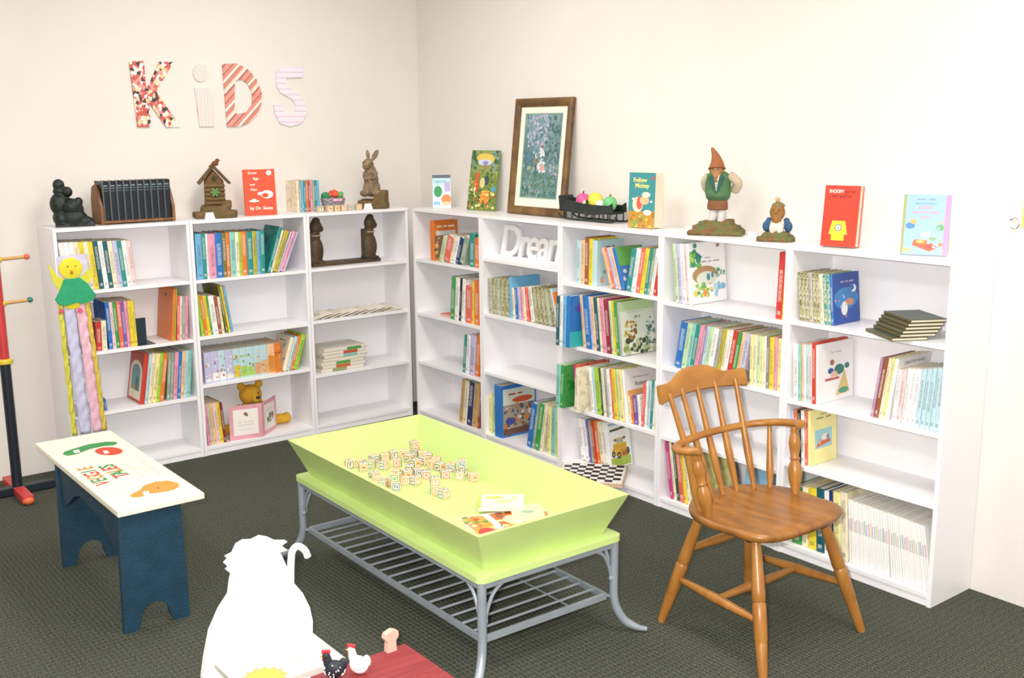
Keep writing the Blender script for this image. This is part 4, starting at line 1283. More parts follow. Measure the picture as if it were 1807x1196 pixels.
def block_mesh(seed):
    rg = random.Random(seed)
    b = BL / 2
    me = to_mesh('alphabet_block', box(-b, -b, -b, b, b, b), .0018)
    cols = ['c23a34', '2f4f8a', '3f8a4a', '2a2a2a', 'd07a2a']
    parts = []
    faces = [Matrix.Identity(4), R(math.pi / 2, 'X'), R(-math.pi / 2, 'X'), R(math.pi / 2, 'Y'), R(-math.pi / 2, 'Y'), R(math.pi, 'X')]
    V, F, C = [], [], []
    for m in faces:
        col = rg.choice(cols)
        letter = rg.choice('ABCDEFGHJKLMNPRSTUWXYZ')
        ring = prism([(-.8 * b, -.8 * b), (.8 * b, -.8 * b), (.8 * b, .8 * b), (-.8 * b, .8 * b)], 0, 0, plane='XY')
        o_, i_ = .82 * b, .66 * b
        rv = [(-o_, -o_), (o_, -o_), (o_, o_), (-o_, o_), (-i_, -i_), (i_, -i_), (i_, i_), (-i_, i_)]
        g1 = [(x, y, 0) for x, y in rv], [(k, (k + 1) % 4, (k + 1) % 4 + 4, k + 4) for k in range(4)]
        g2 = text_geo(letter, BL * .62, .02)
        for g in (g1, g2):
            k = len(V)
            V += [tuple(m @ Vector((p[0], p[1], b + .0003))) for p in g[0]]
            F += [tuple(j + k for j in q) for q in g[1]]
            C += [lin(col)] * len(g[1])
    pm = bpy.data.meshes.new('letter_print')
    pm.from_pydata(V, [], F)
    at = pm.color_attributes.new('ink', 'FLOAT_COLOR', 'CORNER')
    buf = []
    for p, c in zip(pm.polygons, C):
        buf += list(c) * p.loop_total
    at.data.foreach_set('color', buf)
    me.materials.append(M_BLOCK)
    pm.materials.append(INK)
    return me, pm


BLOCKS = [block_mesh(100 + i) for i in range(7)]


def place_block(i, loc, rz, label, group, scale=1.0):
    me, pm = BLOCKS[i % 7]
    o = bpy.data.objects.new('alphabet_block', me)
    COL.objects.link(o)
    o.location = loc
    o.rotation_euler = (0, 0, rz)
    o.scale = (scale,) * 3
    link('letter_print', pm, None, o)
    return tag(o, label, 'toy block', group)


for i, u in enumerate((565, 581, 593, 606, 616, 632)):
    s = s_at('A', u, .055, H)
    place_block(i, fr('A')(s, .055, H + BL * .52), RND.uniform(-.15, .15), f'small wooden letter block before the flower basket, {ORD[5 - i]} from the stone rabbit', 'letter blocks lined up on the bookcase')


# ------------------------------------------------------------------ wall letters
def wall_pt(x, y):
    p = PY(200 + x / 5.02, 80 + y / 5.02, 0.0)
    return (p.x, p.z)


def stripes_mat(name, cols, freq, angle, rough=.6):
    m = bpy.data.materials.new(name)
    nt, b = nodes_of(m)
    b.inputs['Roughness'].default_value = rough
    tc = nt.nodes.new('ShaderNodeTexCoord')
    mp = nt.nodes.new('ShaderNodeMapping')
    mp.inputs['Rotation'].default_value = (0, angle, 0)
    mp.inputs['Scale'].default_value = (freq, freq, freq)
    nt.links.new(tc.outputs['Object'], mp.inputs['Vector'])
    sep = nt.nodes.new('ShaderNodeSeparateXYZ')
    nt.links.new(mp.outputs['Vector'], sep.inputs[0])
    fr_ = math_node(nt, 'FRACT', sep.outputs[0])
    r = nt.nodes.new('ShaderNodeValToRGB')
    r.color_ramp.interpolation = 'CONSTANT'
    els = r.color_ramp.elements
    els[0].position, els[0].color = 0, lin(cols[0][1])
    els[1].position, els[1].color = cols[1][0], lin(cols[1][1])
    for p, c in cols[2:]:
        e = els.new(p); e.color = lin(c)
    nt.links.new(fr_, r.inputs['Fac'])
    nt.links.new(r.outputs['Color'], b.inputs['Base Color'])
    return m


def floral_mat():
    m = bpy.data.materials.new('letter_floral')
    nt, b = nodes_of(m)
    b.inputs['Roughness'].default_value = .6
    tc = nt.nodes.new('ShaderNodeTexCoord')
    v = nt.nodes.new('ShaderNodeTexVoronoi'); v.inputs['Scale'].default_value = 62
    v2 = nt.nodes.new('ShaderNodeTexVoronoi'); v2.inputs['Scale'].default_value = 38
    for x in (v, v2):
        nt.links.new(tc.outputs['Object'], x.inputs['Vector'])
    sep = nt.nodes.new('ShaderNodeSeparateColor')
    nt.links.new(v.outputs['Color'], sep.inputs[0])
    r = nt.nodes.new('ShaderNodeValToRGB'); r.color_ramp.interpolation = 'CONSTANT'
    els = r.color_ramp.elements
    els[0].position, els[0].color = 0, lin('c45a52')
    els[1].position, els[1].color = .34, lin('ece4dc')
    for p, c in ((.62, '453a38'), (.74, 'e2968c'), (.9, 'd9cc94')):
        e = els.new(p); e.color = lin(c)
    nt.links.new(sep.outputs[0], r.inputs['Fac'])
    col = mix_col(nt, math_node(nt, 'LESS_THAN', v2.outputs['Distance'], .2), r.outputs['Color'], lin('efe6dc'))
    nt.links.new(col, b.inputs['Base Color'])
    return m


def letter(name, pts, m, label, holes=(), n_parts=None):
    P = [wall_pt(*p) for p in pts]
    x0, z0 = min(p[0] for p in P), min(p[1] for p in P)
    L = lambda ps: [(wall_pt(*p)[0] - x0, wall_pt(*p)[1] - z0) for p in ps]
    o = obj(name, prism(L(pts), -.009, -.001, [L(h) for h in holes]), m, None, loc=(x0, 0, z0))
    return tag(o, label, 'wall letter', 'cut-out letters spelling kids on the wall')


letter('wall_letter', [(135, 140), (265, 140), (287, 400), (402, 145), (530, 145), (375, 405), (587, 722), (465, 725), (310, 500), (328, 722), (212, 725)], floral_mat(), 'wall letter K with red, black and white floral pattern')
letter('wall_letter', [(960, 165), (1085, 160), (1180, 205), (1262, 300), (1310, 420), (1307, 520), (1270, 612), (1200, 685), (1110, 720), (1003, 720)],
       stripes_mat('letter_diagonal', [(0, 'dd9484'), (.2, '94605a'), (.25, 'd98a7a'), (.42, 'ece0d6'), (.52, '9a967c'), (.56, 'd08074'), (.72, 'e9c4ac'), (.8, 'e6ded4'), (.9, 'b06a62')], 9.5, RAD(-45)), 'wall letter D with diagonal red and cream stripes',
       [[(1070, 315), (1068, 600), (1110, 610), (1180, 590), (1225, 520), (1225, 420), (1185, 340), (1130, 300)]])
letter('wall_letter', [(1470, 195), (1675, 195), (1672, 285), (1525, 290), (1522, 345), (1640, 430), (1695, 510), (1707, 600), (1662, 690), (1560, 720), (1470, 690), (1425, 600), (1415, 525), (1490, 525), (1510, 590), (1565, 620), (1605, 590), (1605, 520), (1570, 470), (1480, 425), (1440, 360), (1440, 240)],
       stripes_mat('letter_ruled', [(0, 'e3dce6'), (.72, 'c0a8c4'), (.8, 'e6dfe6'), (.9, 'd9a8b4'), (.96, 'e6dfe6')], 34, RAD(90)), 'wall letter S with fine lavender and pink rules')
# the small i: stem and dot
p0 = wall_pt(715, 720)
oi_ = thing('wall_letter', 'lower-case wall letter i with pale pink and grey stripes', 'wall letter', (p0[0], 0, p0[1]), group='cut-out letters spelling kids on the wall')
mi = stripes_mat('letter_pale', [(0, 'ecd2c8'), (.3, 'c9cdd6'), (.42, 'efe0d6'), (.55, 'e6b4ae'), (.66, 'd6d6da'), (.8, 'efdccc'), (.9, 'bcc6cc')], 26, 0)
mi2 = stripes_mat('letter_pale_dot', [(0, 'ecd2c8'), (.3, 'c9cdd6'), (.42, 'efe0d6'), (.55, 'e6b4ae'), (.66, 'd6d6da'), (.8, 'efdccc'), (.9, 'bcc6cc')], 26, RAD(40))
q = lambda x, y: (wall_pt(x, y)[0] - p0[0], wall_pt(x, y)[1] - p0[1])
obj('letter_stem', prism([q(*p) for p in [(715, 375), (855, 375), (888, 718), (762, 720)]], -.009, -.001), mi, oi_)
obj('letter_dot', prism([q(768 + 65 * math.cos(a), 243 + 78 * math.sin(a)) for a in [2 * math.pi * i / 24 for i in range(24)]], -.009, -.001), mi2, oi_)

# ------------------------------------------------------------------ chick with ribbons
def chick():
    o = thing('chick_hanging', 'yellow felt chick in a green coat with long pastel ribbons hanging below it', 'decoration', (-2.13, -.272, 1.035))
    my = mat('felt_yellow', 'e9d93a', .9, .05, 50, .3, 300)
    obj('head', xf(lathe([(.035, -.012), (.043, -.006), (.043, .004), (.035, .008)], 28), R(math.pi / 2, 'X')), my, o, smooth=True)
    md = mat('felt_dark', '3a3020', .8)
    for x in (-.013, .016):
        obj('eye', ellipsoid((x, -.0125, .01), (.0035, .0015, .0022), 8, 6), md, o)
    obj('beak', xf(lathe([(.008, 0), (.005, .008), (.001, .013)], 10, sx=.8, sy=1.2), T(.0, -.008, -.014) @ R(math.pi / 2, 'X')), mat('felt_orange', 'e08a2e', .8), o, smooth=True)
    mw = mat('felt_pale_yellow', 'd9d24a', .9, .05, 50, .3, 300)
    obj('wing', prism([(-.03, -.035), (-.05, -.03), (-.082, .03), (-.07, -.045), (-.05, -.085), (-.03, -.07)], .0, .006), mw, o)
    obj('wing', prism([(.03, -.04), (.045, -.03), (.08, .005), (.085, -.03), (.06, -.07), (.035, -.075)], .0, .006), mw, o)
    obj('coat', prism([(-.03, -.042), (.03, -.04), (.055, -.065), (.08, -.11), (.075, -.135), (.03, -.148), (.01, -.14), (-.03, -.15), (-.06, -.14), (-.068, -.12), (-.045, -.08)], -.012, .0), mat('felt_green', '2fa070', .9, .06, 40, .3, 300), o, bevel=.002)
    obj('tummy', xf(lathe([(.02, -.004), (.026, 0), (.02, .004)], 20, sx=1.2, sy=.9), T(-.005, 0, -.145) @ R(math.pi / 2, 'X')), my, o, smooth=True)
    mp = mat('felt_pink', 'd9587a', .8)
    for x, k in ((-.05, -.16), (.02, -.165)):
        obj('foot', prism([(x - .012, k - .02), (x - .004, k - .012), (x, k - .024), (x + .006, k - .012), (x + .014, k - .018), (x + .004, k), (x - .004, k)], -.006, .0), mp, o)
    back = obj('lavender_panel', prism([(-.045, .05), (.06, .055), (.075, -.15), (-.05, -.15)], .0062, .0085), mat('ribbon_lavender', 'cdc8e2', .7, .06, 20, .4, 40), o)
    for ch in o.children:
        ch.scale = (1.22, 1.0, 1.15)
    # crumpled ribbons
    def ribbon(x0, x1, w, col, seed, z1):
        rg = random.Random(seed)
        n, V, F = 44, [], []
        for i in range(n + 1):
            f = i / n
            z = -.15 + (z1 + .15) * f
            xc = x0 + (x1 - x0) * f + .001 * math.sin(f * 30 + seed)
            for k in range(5):
                g = k / 4 - .5
                y = .006 + .004 * math.sin(f * 55 + k * 1.7 + seed) + .0025 * rg.uniform(-1, 1) - .004
                V.append((xc + w * g * (1 + .03 * math.sin(f * 40 + seed)), min(y, .008), z))
        for i in range(n):
            for k in range(4):
                a = i * 5 + k
                F.append((a, a + 1, a + 6, a + 5))
        r = obj('ribbon', (V, F), mat('ribbon_' + col, col, .55, .06, 25), o, smooth=True)
        sd = r.modifiers.new('thickness', 'SOLIDIFY'); sd.thickness = .0012
    ribbon(-.062, -.050, .022, 'd2cd4a', 1, -.80)
    ribbon(-.022, .002, .050, 'c6c4de', 2, -.80)
    ribbon(.030, .058, .045, 'e6b8c8', 3, -.80)
    ribbon(.062, .092, .020, 'd9bf4a', 4, -.80)


chick()

# ------------------------------------------------------------------ coat rack
def coat_rack():
    o = thing('coat_rack', 'child-size coat rack with black and red post, yellow rings and coloured pegs', 'coat rack', (-2.452, -.262, 0))
    mk = mat('paint_black', '1c242c', .4)
    mr = mat('paint_red', 'c23a3a', .4, .06, 20)
    my = mat('paint_yellow', 'd6c23a', .4)
    mo = mat('paint_orange', 'd9663a', .45)
    mg = mat('paint_green', '2f7a6a', .4)
    obj('lower_post', lathe([(.023, .04), (.023, .63)], 16), mk, o, smooth=True)
    obj('upper_post', lathe([(.021, .63), (.021, 1.5)], 16), mr, o, smooth=True)
    obj('ring', lathe([(.024, .622), (.034, .626), (.036, .635), (.034, .644), (.024, .648)], 20), my, o, smooth=True)
    for z, a, tip in ((.9, .1, mg), (.9, math.pi + .1, my), (1.1, -.15, mo), (1.1, math.pi - .15, mg)):
        d = Vector((math.cos(a), math.sin(a) * .5, .04))
        p = obj('peg', tube([Vector((0, 0, z)) + d * .015, Vector((0, 0, z)) + d * .125], .0075, 10), mat('peg_wood', 'c99a5a', .5), o, smooth=True)
        q = Vector((0, 0, z)) + d * .135
        obj('peg_tip', ellipsoid(q, (.014, .013, .013), 12, 8), tip, p, smooth=True)
        obj('peg_collar', ellipsoid(Vector((0, 0, z)) + d * .02, (.012, .016, .016), 12, 8), my, p, smooth=True)
    obj('top_knob', ellipsoid((0, 0, 1.515), (.03, .03, .028), 16, 10), my, o, smooth=True)
    obj('foot_bar', box(-.16, -.021, .004, .165, .021, .042), mk, o, bevel=.004)
    for sy in (-1, 1):
        f = obj('foot_bar', xf(box(-.024, 0, 0, .024, .165, .036), R(0 if sy > 0 else math.pi, 'Z') @ T(0, .022, .006)), mr, o, bevel=.004)
        obj('foot_cap', ellipsoid((0, sy * .185, .018), (.026, .022, .018), 14, 10), mo, f, smooth=True)


coat_rack()

# ------------------------------------------------------------------ painted bench
def bench():
    x0, x1, y0, y1, zt = -2.541, -2.247, -2.052, -1.058, .45
    o = thing('painted_bench', 'dark blue wooden bench with cream top painted with vegetables and lettering', 'bench', (x0, y0, 0))
    w, l = x1 - x0, y1 - y0
    mb = mat('bench_blue', '12384c', .55, .14, 14, .2, 120)
    mt = mat('bench_cream', 'f3ead4', .35)
    top = obj('seat_board', box(0, 0, zt - .022, w, l, zt), mt, o, bevel=.004)
    def leg(yy, lean):
        lw = .226
        prof = [(.012, zt - .023), (lw, zt - .023), (lw + .004, 0), (lw - .05, 0)]
        prof += [(lw / 2 + (lw / 2 - .062) * math.cos(a), .03 + .058 * math.sin(a)) for a in [math.pi * i / 12 for i in range(13)]]
        prof += [(.052, 0), (.004, 0)]
        return obj('leg_panel', prism(prof, yy, yy + .022), mb, o)
    leg(.045, 0)
    leg(l - .24, 0)
    def rail(x):
        prof = [(.067, zt - .023), (l - .24, zt - .023), (l - .24, zt - .2), (l - .32, zt - .17), (l - .42, zt - .11), (l / 2, zt - .09), (.25, zt - .11), (.15, zt - .17), (.067, zt - .2)]
        return obj('side_rail', prism(prof, x, x + .018, plane='YZ'), mb, o)
    rail(.02)
    rail(.2)
    bp = lambda x, y: (lambda p: (p.x - x0, p.y - y0))(PF(60 + x / 2.99, 740 + y / 2.99, zt))
    put = lambda x, y, lft: (x, y, zt + lft)
    def pol(pts, c): return (g_poly([bp(*p) for p in pts]), c)
    def ell(cx, cy, rx, ry, c, n=20):
        a = bp(cx, cy); b_ = bp(cx + rx, cy); d = bp(cx, cy + ry)
        e1, e2 = (b_[0] - a[0], b_[1] - a[1]), (d[0] - a[0], d[1] - a[1])
        pts = [(a[0] + e1[0] * math.cos(t) + e2[0] * math.sin(t), a[1] + e1[1] * math.cos(t) + e2[1] * math.sin(t)) for t in [2 * math.pi * i / n for i in range(n)]]
        return (g_poly(pts), c)
    veg = [pol([(150, 185), (160, 170), (215, 152), (290, 130), (380, 117), (430, 118), (442, 126), (425, 135), (360, 142), (290, 158), (230, 182), (180, 192)], '2f8a4a'), pol([(205, 165), (235, 158), (245, 172), (215, 178)], 'f0ead8'),
           ell(395, 167, 74, 22, 'c9442e'), pol([(362, 166), (385, 163), (398, 176), (375, 182)], 'f0ead8'),
           pol([(505, 400), (530, 385), (560, 372), (580, 348), (640, 328), (710, 322), (760, 335), (768, 352), (740, 370), (690, 382), (620, 390), (570, 408), (520, 412)], 'e0923a'), pol([(572, 382), (605, 376), (612, 396), (580, 402)], 'f0ead8'), ell(655, 362, 5, 4, '5a4a3a', 8)]
    inked('painted_cucumber', veg[0:2], top, put)
    inked('painted_tomato', veg[2:4], top, put)
    inked('painted_gourd', veg[4:7], top, put)
    cols = ['c9442e', '2f8a4a', 'd98a2e', 'c9442e', '2f8a4a', 'd98a2e']
    parts = []
    for word, (ax, ay), (bx, by) in (('VEGGIE', (365, 335), (275, 258)), ('TALES', (465, 295), (385, 247))):
        A, B = bp(ax, ay), bp(bx, by)
        for i, ch in enumerate(word):
            f = i / (len(word) - 1)
            parts.append((g_text(ch, A[0] + (B[0] - A[0]) * f, A[1] + (B[1] - A[1]) * f, .075, math.pi / 2, .02), cols[i]))
    A = bp(555, 265)
    vs = []
    for i in range(4):
        for k in range(3 + i % 2):
            vs.append((g_rect(A[0] - .05 + i * .03, A[1] - .09 + k * .052, A[0] - .041 + i * .03, A[1] - .05 + k * .052), 'dcd4c2'))
    inked('painted_verse', vs, top, put)
    inked('painted_lettering', parts, top, put)


bench()

# ------------------------------------------------------------------ play table
TBL = Matrix.Translation((-1.503, -2.412, 0)) @ R(-.015, 'Z')
TL, TW, TZ = 1.247, .579, .346


def play_table():
    o = thing('play_table', 'lime green tray-top play table on a grey metal frame with slatted lower shelf', 'table')
    o.matrix_world = TBL
    hl, hw = TL / 2, TW / 2
    mg = mat('lime_paint', 'c0d584', .5, .03, 6)
    mm = mat('grey_metal', 'a0a8b0', .4, .06, 20, metal=.35)
    # lip board with rounded corners
    r = .025
    pts = []
    for cx, cy, a0 in ((hw - r, hl - r, 0), (-hw + r, hl - r, 90), (-hw + r, -hl + r, 180), (hw - r, -hl + r, 270)):
        pts += [(cx + r * math.cos(RAD(a0 + 15 * i)), cy + r * math.sin(RAD(a0 + 15 * i))) for i in range(7)]
    obj('lip_board', prism(pts, TZ - .02, TZ, plane='XY'), mg, o)
    obj('tray_floor', box(-hw + .052, -hl + .052, TZ, hw - .052, hl - .052, TZ + .012), mg, o)
    zr = .486
    th = .016
    # four flared tray walls, mitred:
    # N/S walls span the width at +-hl; E/W walls span the length at +-hw
    for ax in 'NSEW':
        a, b = (hl, hw) if ax in 'NS' else (hw, hl)
        ins = .048
        V = [(-b + ins, a - ins, TZ), (b - ins, a - ins, TZ), (b - ins - th, a - ins - th, TZ), (-b + ins + th, a - ins - th, TZ), (-b - .013, a + .013, zr), (b + .013, a + .013, zr), (b + .013 - th, a + .013 - th, zr), (-b - .013 + th, a + .013 - th, zr)]
        F = [(0, 1, 5, 4), (1, 2, 6, 5), (2, 3, 7, 6), (3, 0, 4, 7), (4, 5, 6, 7), (0, 3, 2, 1)]
        obj('tray_wall', xf((V, F), R(RAD({'N': 0, 'W': 90, 'S': 180, 'E': 270}[ax]), 'Z')), mg, o)
    # metal frame
    zf0, zf1 = TZ - .042, TZ - .0205
    for sx in (-1, 1):
        obj('frame_rail', box(sx * (hw - .02) - .011, -hl + .03, zf0, sx * (hw - .02) + .011, hl - .03, zf1), mm, o, bevel=.002)
        obj('frame_rail', box(-hw + .03, sx * (hl - .02) - .011, zf0, hw - .03, sx * (hl - .02) + .011, zf1), mm, o, bevel=.002)
    cx, cy = hw - .02, hl - .02
    for sx in (-1, 1):
        for sy in (-1, 1):
            path = [(sx * cx, sy * cy, TZ - .021), (sx * cx, sy * cy, .25), (sx * cx, sy * cy, .15)] + curve([(sx * cx, sy * cy, .13), (sx * (cx + .008), sy * (cy + .007), .085), (sx * (cx + .03), sy * (cy + .024), .04), (sx * (cx + .062), sy * (cy + .05), .016), (sx * (cx + .088), sy * (cy + .07), .009)], 5)
            n = len(path)
            lg = obj('leg', tube(path, [.0145] * (n - 8) + [.0135, .0125, .0115, .0105, .0095, .009, .0085, .008], 12), mm, o, smooth=True)
            for dx, dy in ((-sx, 0), (0, -sy)):
                p = curve([(sx * cx + dx * .012, sy * cy + dy * .012, .19), (sx * cx + dx * .02, sy * cy + dy * .02, .23), (sx * cx + dx * .045, sy * cy + dy * .045, .28), (sx * cx + dx * .085, sy * cy + dy * .085, .308)], 5)
                obj('bracket', tube(p, .006, 8), mm, lg, smooth=True)
                obj('bracket_foot', ellipsoid((sx * cx + dx * .013, sy * cy + dy * .013, .195), (.008, .008, .014), 10, 8), mm, lg, smooth=True)
    # slatted shelf
    zs = .125
    sw, sl = hw - .036, hl - .042
    for sx in (-1, 1):
        obj('shelf_rail', box(sx * sw - .005, -sl, zs - .011, sx * sw + .005, sl, zs + .010), mm, o, bevel=.001)
        obj('shelf_rail', box(-sw, sx * sl - .006, zs - .011, sw, sx * sl + .006, zs + .010), mm, o, bevel=.001)
        for sy in (-1, 1):
            obj('shelf_pin', tube([(sx * (sw + .003), sy * (sl - .004), zs), (sx * (cx + .002), sy * cy, zs)], .005, 8), mm, o)
    for i in range(17):
        y = -sl + (i + 1) * 2 * sl / 18
        obj('slat', tube([(-sw, y, zs), (sw, y, zs)], .0046, 8), mm, o, smooth=True)
    obj('shelf_tie', box(.115, -sl, zs - .011, .121, sl, zs - .0075), mm, o)


play_table()
TRAYZ = TZ + .012
# blocks scattered in the tray
px_blocks = [(140, 310), (205, 325), (290, 360), (350, 330), (430, 250), (520, 250), (540, 350), (690, 215), (775, 205), (845, 260), (700, 315), (930, 205), (1010, 220), (1035, 285), (1115, 215), (1160, 335), (1255, 360), (1290, 455),
             (1395, 350), (1240, 285), (1470, 475), (1545, 420), (1645, 490), (420, 480), (560, 575), (690, 600), (800, 535), (895, 535), (855, 395), (690, 445), (835, 455), (1040, 455), (965, 440), (1165, 650), (1275, 700), (610, 560), (470, 530), (930, 320)]
B2 = []
for x, y in px_blocks:
    p = TBL.inverted() @ PF(600 + x / 6.95, 770 + (y + 28) / 6.95, TRAYZ + .008)
    lim = (TW / 2 - .095, TL / 2 - .095)
    B2.append([max(-lim[0], min(lim[0], p.x)), max(-lim[1], min(lim[1], p.y))])
for it in range(120):
    for i in range(len(B2)):
        for j in range(i):
            dx, dy = B2[i][0] - B2[j][0], B2[i][1] - B2[j][1]
            dd = math.hypot(dx, dy) or 1e-6
            if dd < .0445:
                k = (.0447 - dd) / 2 / dd
                B2[i][0] += dx * k; B2[i][1] += dy * k; B2[j][0] -= dx * k; B2[j][1] -= dy * k
    for b in B2:
        b[0] = max(-.195, min(.195, b[0])); b[1] = max(-.53, min(.53, b[1]))
for i, b in enumerate(B2):
    place_block(i, TBL @ Vector((b[0], b[1], TRAYZ + BL / 2 + .0006)), RND.uniform(-.8, .8), 'small wooden alphabet block scattered loose on the green tray floor', 'alphabet blocks in the tray')
for i, k in enumerate((11, 21, 25, 33)):
    b = B2[k]
    place_block(i + 3, TBL @ Vector((b[0], b[1], TRAYZ + BL * 1.5 + .0015)), RND.uniform(-.8, .8), 'small wooden alphabet block balanced on top of another in the green tray', 'alphabet blocks stacked in the tray')

# books lying in the tray
def flat_book(key, pos, rz, w, h, th, label, art, z, style='plain', soft=True, name='picture_book'):
    """A book lying on its back, front cover up; pos in tray coordinates."""
    o = make_book(key, th, w, h, label, None, soft, style, art, 'R', name, 'book')
    # local x (thickness) up, y across, z along
    m = Matrix(((0, 1, 0, 0), (0, 0, 1, 0), (1, 0, 0, 0), (0, 0, 0, 1)))
    o.matrix_world = TBL @ T(pos[0], pos[1], z) @ R(rz, 'Z') @ T(-w / 2, -h / 2, 0) @ m
    return o


def tray_xy(u, v): return TBL.inverted() @ PF(u, v, TRAYZ)


c1 = tray_xy(872, 926)
flat_book('f0ece2', (.045, -.335), RAD(-13), .3, .21, .004, 'glossy magazine with photographs of food lying in the corner of the green tray',
          [('r', .02, .03, .28, .97, 'd9933e'), ('r', .36, .08, .98, .95, 'b5632e'), ('blobs', .36, .08, .98, .95, ['8a4a2a', 'd9b04a', 'e9d9a0', '4f6a3a', 'c9783a'], 61, 60, .05), ('blobs', .03, .05, .27, .95, ['c9442e', 'e0b04a', '6f8a3a', 'efdcc0'], 62, 34, .04), ('e', .75, .35, .14, .2, '3f4f3a'), ('e', .55, .55, .12, .2, 'ecdca4'), ('e', .14, .25, .1, .15, 'c23a3a')], TRAYZ + .0006, name='magazine')
flat_book('e9e2c0', (.108, -.195), RAD(-36), .16, .14, .012, 'pale cream picture book lying on the green tray floor beside the food magazine',
          [('r', .04, .05, .96, .95, 'efe6c8'), ('e', .35, .75, .2, .1, 'd6c25a'), ('e', .55, .45, .2, .15, 'e6dc9a'), ('e', .8, .7, .06, .1, 'd9cf8a'), ('r', .0, .0, .06, 1, 'b5c84a')], TRAYZ + .0116, soft=False)
flat_book('dfe6b0', (.135, -.31), RAD(-30), .11, .15, .005, 'thin pale green booklet lying under the far wall of the green tray',
          [('r', .05, .05, .95, .95, 'dde6a8'), ('e', .5, .5, .22, .1, '8fae9a')], TRAYZ + .0058)

# ------------------------------------------------------------------ chair
def chair():
    o = thing('wooden_armchair', 'honey-coloured wooden captain\'s chair with spindle back and curved arms', 'chair', (-.852, -3.285, 0))
    m = mat('honey_wood', 'aa7534', .32, 0, 7, .05, 60, color2='98632c', stretch=(1, 6, 1))
    mseat = mat('honey_seat', 'a26b2e', .3, 0, 5, .05, 60, color2='7f5226', stretch=(5, 1.2, 1))
    zs = .435
    # saddle seat
    def sup(a, e, rx, ry):
        c, s_ = math.cos(a), math.sin(a)
        return rx * math.copysign(abs(c) ** (2 / e), c), ry * math.copysign(abs(s_) ** (2 / e), s_)
    N = 48
    rings = [(.0, 0), (.35, 0), (.6, 0), (.8, 0), (.92, 0), (.985, -.004), (1.0, -.014), (.985, -.026), (.93, -.033), (.6, -.036), (.0, -.036)]
    V, F = [], []
    for k, (f, dz) in enumerate(rings):
        for i in range(N):
            a = 2 * math.pi * i / N
            x, y = sup(a, 4.2 if math.sin(a) < 0 else 2.3, .236, .212)
            if y < 0:
                x *= 1 - .045 * math.exp(-((y + .07) / .05) ** 2)      # waisted sides
                y -= .012 * (1 - (x / .236) ** 2)                      # bowed front
            if y > 0:
                x *= 1 - .10 * (y / .212) ** 2
            z = zs + dz
            if k <= 4:
                xx, yy = x * f, y * f
                z += -.011 * (1 - f ** 2) * (1 if yy > -.12 else max(0, (yy + .21) / .09)) + .004 * math.exp(-(xx / .03) ** 2) * (1 if yy < -.05 else 0) * (1 - f)
            V.append((x * f, y * f - .01, z))
    for k in range(len(rings) - 1):
        for i in range(N):
            a, b = k * N + i, k * N + (i + 1) % N
            F.append((a, b, b + N, a + N))
    bmz = to_mesh('seat', (V, F), smooth=True)
    bm = bmesh.new(); bm.from_mesh(bmz); bmesh.ops.remove_doubles(bm, verts=bm.verts, dist=1e-5); bmesh.ops.recalc_face_normals(bm, faces=bm.faces); bm.to_mesh(bmz); bm.free()
    bmz.polygons.foreach_set('use_smooth', [True] * len(bmz.polygons))
    link('seat', bmz, mseat, o)
    # legs: turned and splayed
    tops = {'fl': (-.165, -.135, zs - .03), 'fr': (.165, -.135, zs - .03), 'bl': (-.13, .12, zs - .03), 'br': (.13, .12, zs - .03)}
    feet = {'fl': (-.262, -.262, .002), 'fr': (.255, -.256, .002), 'bl': (-.212, .216, .002), 'br': (.206, .186, .002)}
    lp = [(.0145, 0), (.0155, .05), (.0185, .22), (.021, .38), (.0215, .45), (.0185, .462), (.0215, .475), (.022, .56), (.021, .72), (.0185, .735), (.019, .75), (.0165, .9), (.0135, 1)]
    lp = [(r_, t_) for r_, t_ in lp]
    for k in tops:
        lg = obj('leg', between(tops[k], feet[k], lp, 14), m, o, smooth=True)
        obj('foot_glide', lathe([(.011, 0), (.011, .003)], 12), mat('glide_metal', 'b5b5b5', .4, metal=.6), lg, loc=(feet[k][0], feet[k][1], -.0015))
    at = lambda k, f: Vector(tops[k]).lerp(Vector(feet[k]), f)
    sp = [(.009, 0), (.0115, .12), (.0155, .4), (.017, .5), (.0155, .6), (.0115, .88), (.009, 1)]
    s1 = (at('fl', .60), at('bl', .60)); s2 = (at('fr', .60), at('br', .60))
    obj('stretcher', between(*s1, sp, 12), m, o, smooth=True)
    obj('stretcher', between(*s2, sp, 12), m, o, smooth=True)
    obj('stretcher', between(s1[0].lerp(s1[1], .5), s2[0].lerp(s2[1], .5), sp, 12), m, o, smooth=True)
    obj('stretcher', between(at('bl', .34), at('br', .34), sp, 12), m, o, smooth=True)
    # arm bow
    za = .637
    bow = curve([(-.232, .04, za + .016), (-.246, .085, za + .008), (-.243, .125, za + .002), (-.2, .17, za - .002), (-.1, .196, za), (.0, .203, za), (.1, .196, za), (.18, .165, za + .006), (.218, .1, za + .018), (.218, .03, za + .03), (.204, -.012, za + .038)], 8)
    n = len(bow)
    rr = [.017 + .004 * (abs(2 * i / (n - 1) - 1) ** 6) for i in range(n)]
    rr[0] = rr[-1] = .012
    ab = obj('arm_bow', tube(bow, rr, 14, squash=.72), m, o, smooth=True)
    # arm posts
    pp = [(.012, 0), (.015, .08), (.021, .2), (.0235, .32), (.021, .42), (.0135, .5), (.017, .53), (.0135, .56), (.018, .68), (.0205, .76), (.016, .86), (.012, .9), (.014, .93), (.0115, 1)]
    obj('arm_post', between((-.2, .03, zs - .005), (-.234, .06, za + .002), pp, 14), m, o, smooth=True)
    obj('arm_post', between((.195, -.01, zs - .005), (.213, .02, za + .022), pp, 14), m, o, smooth=True)
